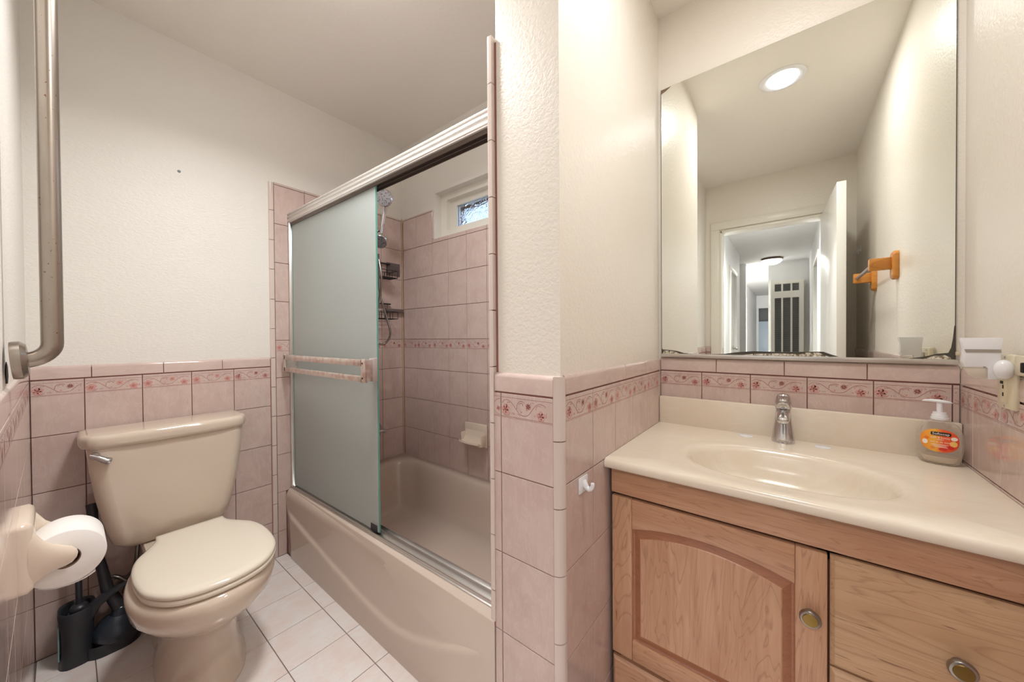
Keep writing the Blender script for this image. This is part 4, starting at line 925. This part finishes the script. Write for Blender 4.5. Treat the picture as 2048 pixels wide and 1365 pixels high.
# ------------------------------------------------------------------ small wall things
ah = thing('adhesive_hook', 'small white adhesive hook on the tiled stub wall beside the vanity', 'hook', (XB, .82, .757))
box('plate', (XB, .797, .737), (XB+.004, .845, .778), WHITE, ah, .003)
tube('hook', spline([(XB+.002, .822, .766), (XB+.010, .822, .752), (XB+.020, .822, .748), (XB+.027, .822, .757), (XB+.027, .822, .766)], 4), [.008]*4+[.0065]*4+[.0055]*4+[.005]*4+[.004], WHITE, ah, 10)
sw_ = thing('outlet', 'ivory outlet plate on the right wall holding the night light', 'outlet', (XR, 1.24, 1.035))
box('cover_plate', (XR-.0085, 1.203, .977), (XR+.002, 1.274, 1.093), IVORY, sw_, .004)
box('receptacle', (XR-.0115, 1.222, .990), (XR-.006, 1.256, 1.078), IVORY, sw_, .002)
for z in (1.004, 1.020): box('slot', (XR-.0119, 1.232, z), (XR-.0112, 1.237, z+.008), DARK, sw_)
box('reset_button', (XR-.0122, 1.234, 1.030), (XR-.0112, 1.246, 1.036), DARK, sw_)
for z in (.983, 1.0865): lathe('screw', (XR-.008, 1.239, z), (-1, 0, 0), [(.003, 0), (.0025, .001), (.001, .001)], STEEL, sw_, 10)
s2 = thing('switch_plate', 'ivory wall switch plate at the right edge beside the outlet', 'switch', (XR, 1.16, 1.08))
box('cover_plate', (XR-.0085, 1.120, 1.052), (XR+.002, 1.200, 1.0925), IVORY, s2, .004)
box('toggle', (XR-.014, 1.148, 1.060), (XR-.008, 1.158, 1.080), DARK, s2, .002)
nl_ = thing('night_light', 'white plug-in night light with clear lens by the mirror corner', 'night light', (.325, 1.228, 1.08))
def nlr(y, t_=0):
    pts = [(.2965, 1.128), (.3535, 1.128), (.3505, 1.104), (.3500, 1.062), (.3495, 1.040), (.3340, 1.039), (.3330, 1.062), (.3300, 1.0665), (.3020, 1.064), (.2990, 1.075), (.3005, 1.104)]
    return [(x, y, z) for x, z in pts]
prism('housing', nlr(1.222), (0, .020, 0), WHITE, nl_, .0012)
prism('band', [(.3030, 1.2212, 1.0965), (.3500, 1.2212, 1.0965), (.3500, 1.2212, 1.1035), (.3005, 1.2212, 1.1035)], (0, .001, 0), STEEL, nl_)
prism('lens', [(.3010, 1.224, 1.0635), (.3330, 1.224, 1.0635), (.3330, 1.224, 1.040), (.3170, 1.224, 1.040), (.3060, 1.224, 1.047)], (0, .016, 0), clearmat('clear_lens', srgb(225, 218, 204), .45), nl_, .003)
loft('plug_body', [[Vector((.3495 + .0150*math.cos(a)*math.cos(t), 1.207 + .012*math.sin(a), 1.062 + .0205*math.cos(a)*math.sin(t))) for t in [2*math.pi*i/28 for i in range(28)]] for a in [R(k) for k in (-88, -60, -30, 0, 30, 60, 88)]], WHITE, nl_, True, 80)
box('plug_neck', (.348, 1.205, 1.048), (XR-.0118, 1.238, 1.076), WHITE, nl_, .004)

# wooden towel bar on the right wall (seen in the mirror)
tw = thing('towel_bar', 'orange pine towel bar with grey rod on the right wall, seen in the mirror', 'towel bar', (XR, .5, 1.45))
for y in (.235, .735):
    rgp = []
    for dx, g_ in ((.0, 0), (-.012, 0), (-.018, .006), (-.020, .012)):
        rgp.append([Vector((XR+.008+dx, y + q.x, 1.447 + q.y)) for q in rrect(0, 0, .036-g_, .063-g_, .022-g_*.5, 0, 6)])
    loft('mount_plate', rgp, PINE, tw, True, 50)
    box('arm', (.284, y-.013, 1.430), (XR-.008, y+.013, 1.484), PINE, tw, .004)
tube('rod', [(.300, .245, 1.457), (.300, .725, 1.457)], .0085, plain('grey_rod', srgb(150, 132, 132), .35), tw, 14)
for i, y in enumerate((-.30, -.42)):
    h_ = thing('wall_hook', ('clear plastic wall hook nearer the mirror', 'clear plastic wall hook nearer the doorway')[i] + ', behind the open door', 'hook', (XR, y, 1.72), 'clear hooks on the right wall')
    box('plate', (XR+.003, y-.01, 1.70), (XR+.009, y+.01, 1.74), WHITE, h_, .002)
    tube('hook', spline([(XR+.004, y, 1.715), (XR-.012, y, 1.70), (XR-.020, y, 1.712)], 4), .003, WHITE, h_, 8)
sc_ = lathe('screw', (X0P-.001, .317, 1.875), (1, 0, 0), [(.006, 0), (.0055, .003), (.002, .004)], plain('grey_anchor', srgb(130, 132, 134), .5), None, 16)
tag(sc_, 'small grey wall anchor in the plaster above the toilet', 'screw')
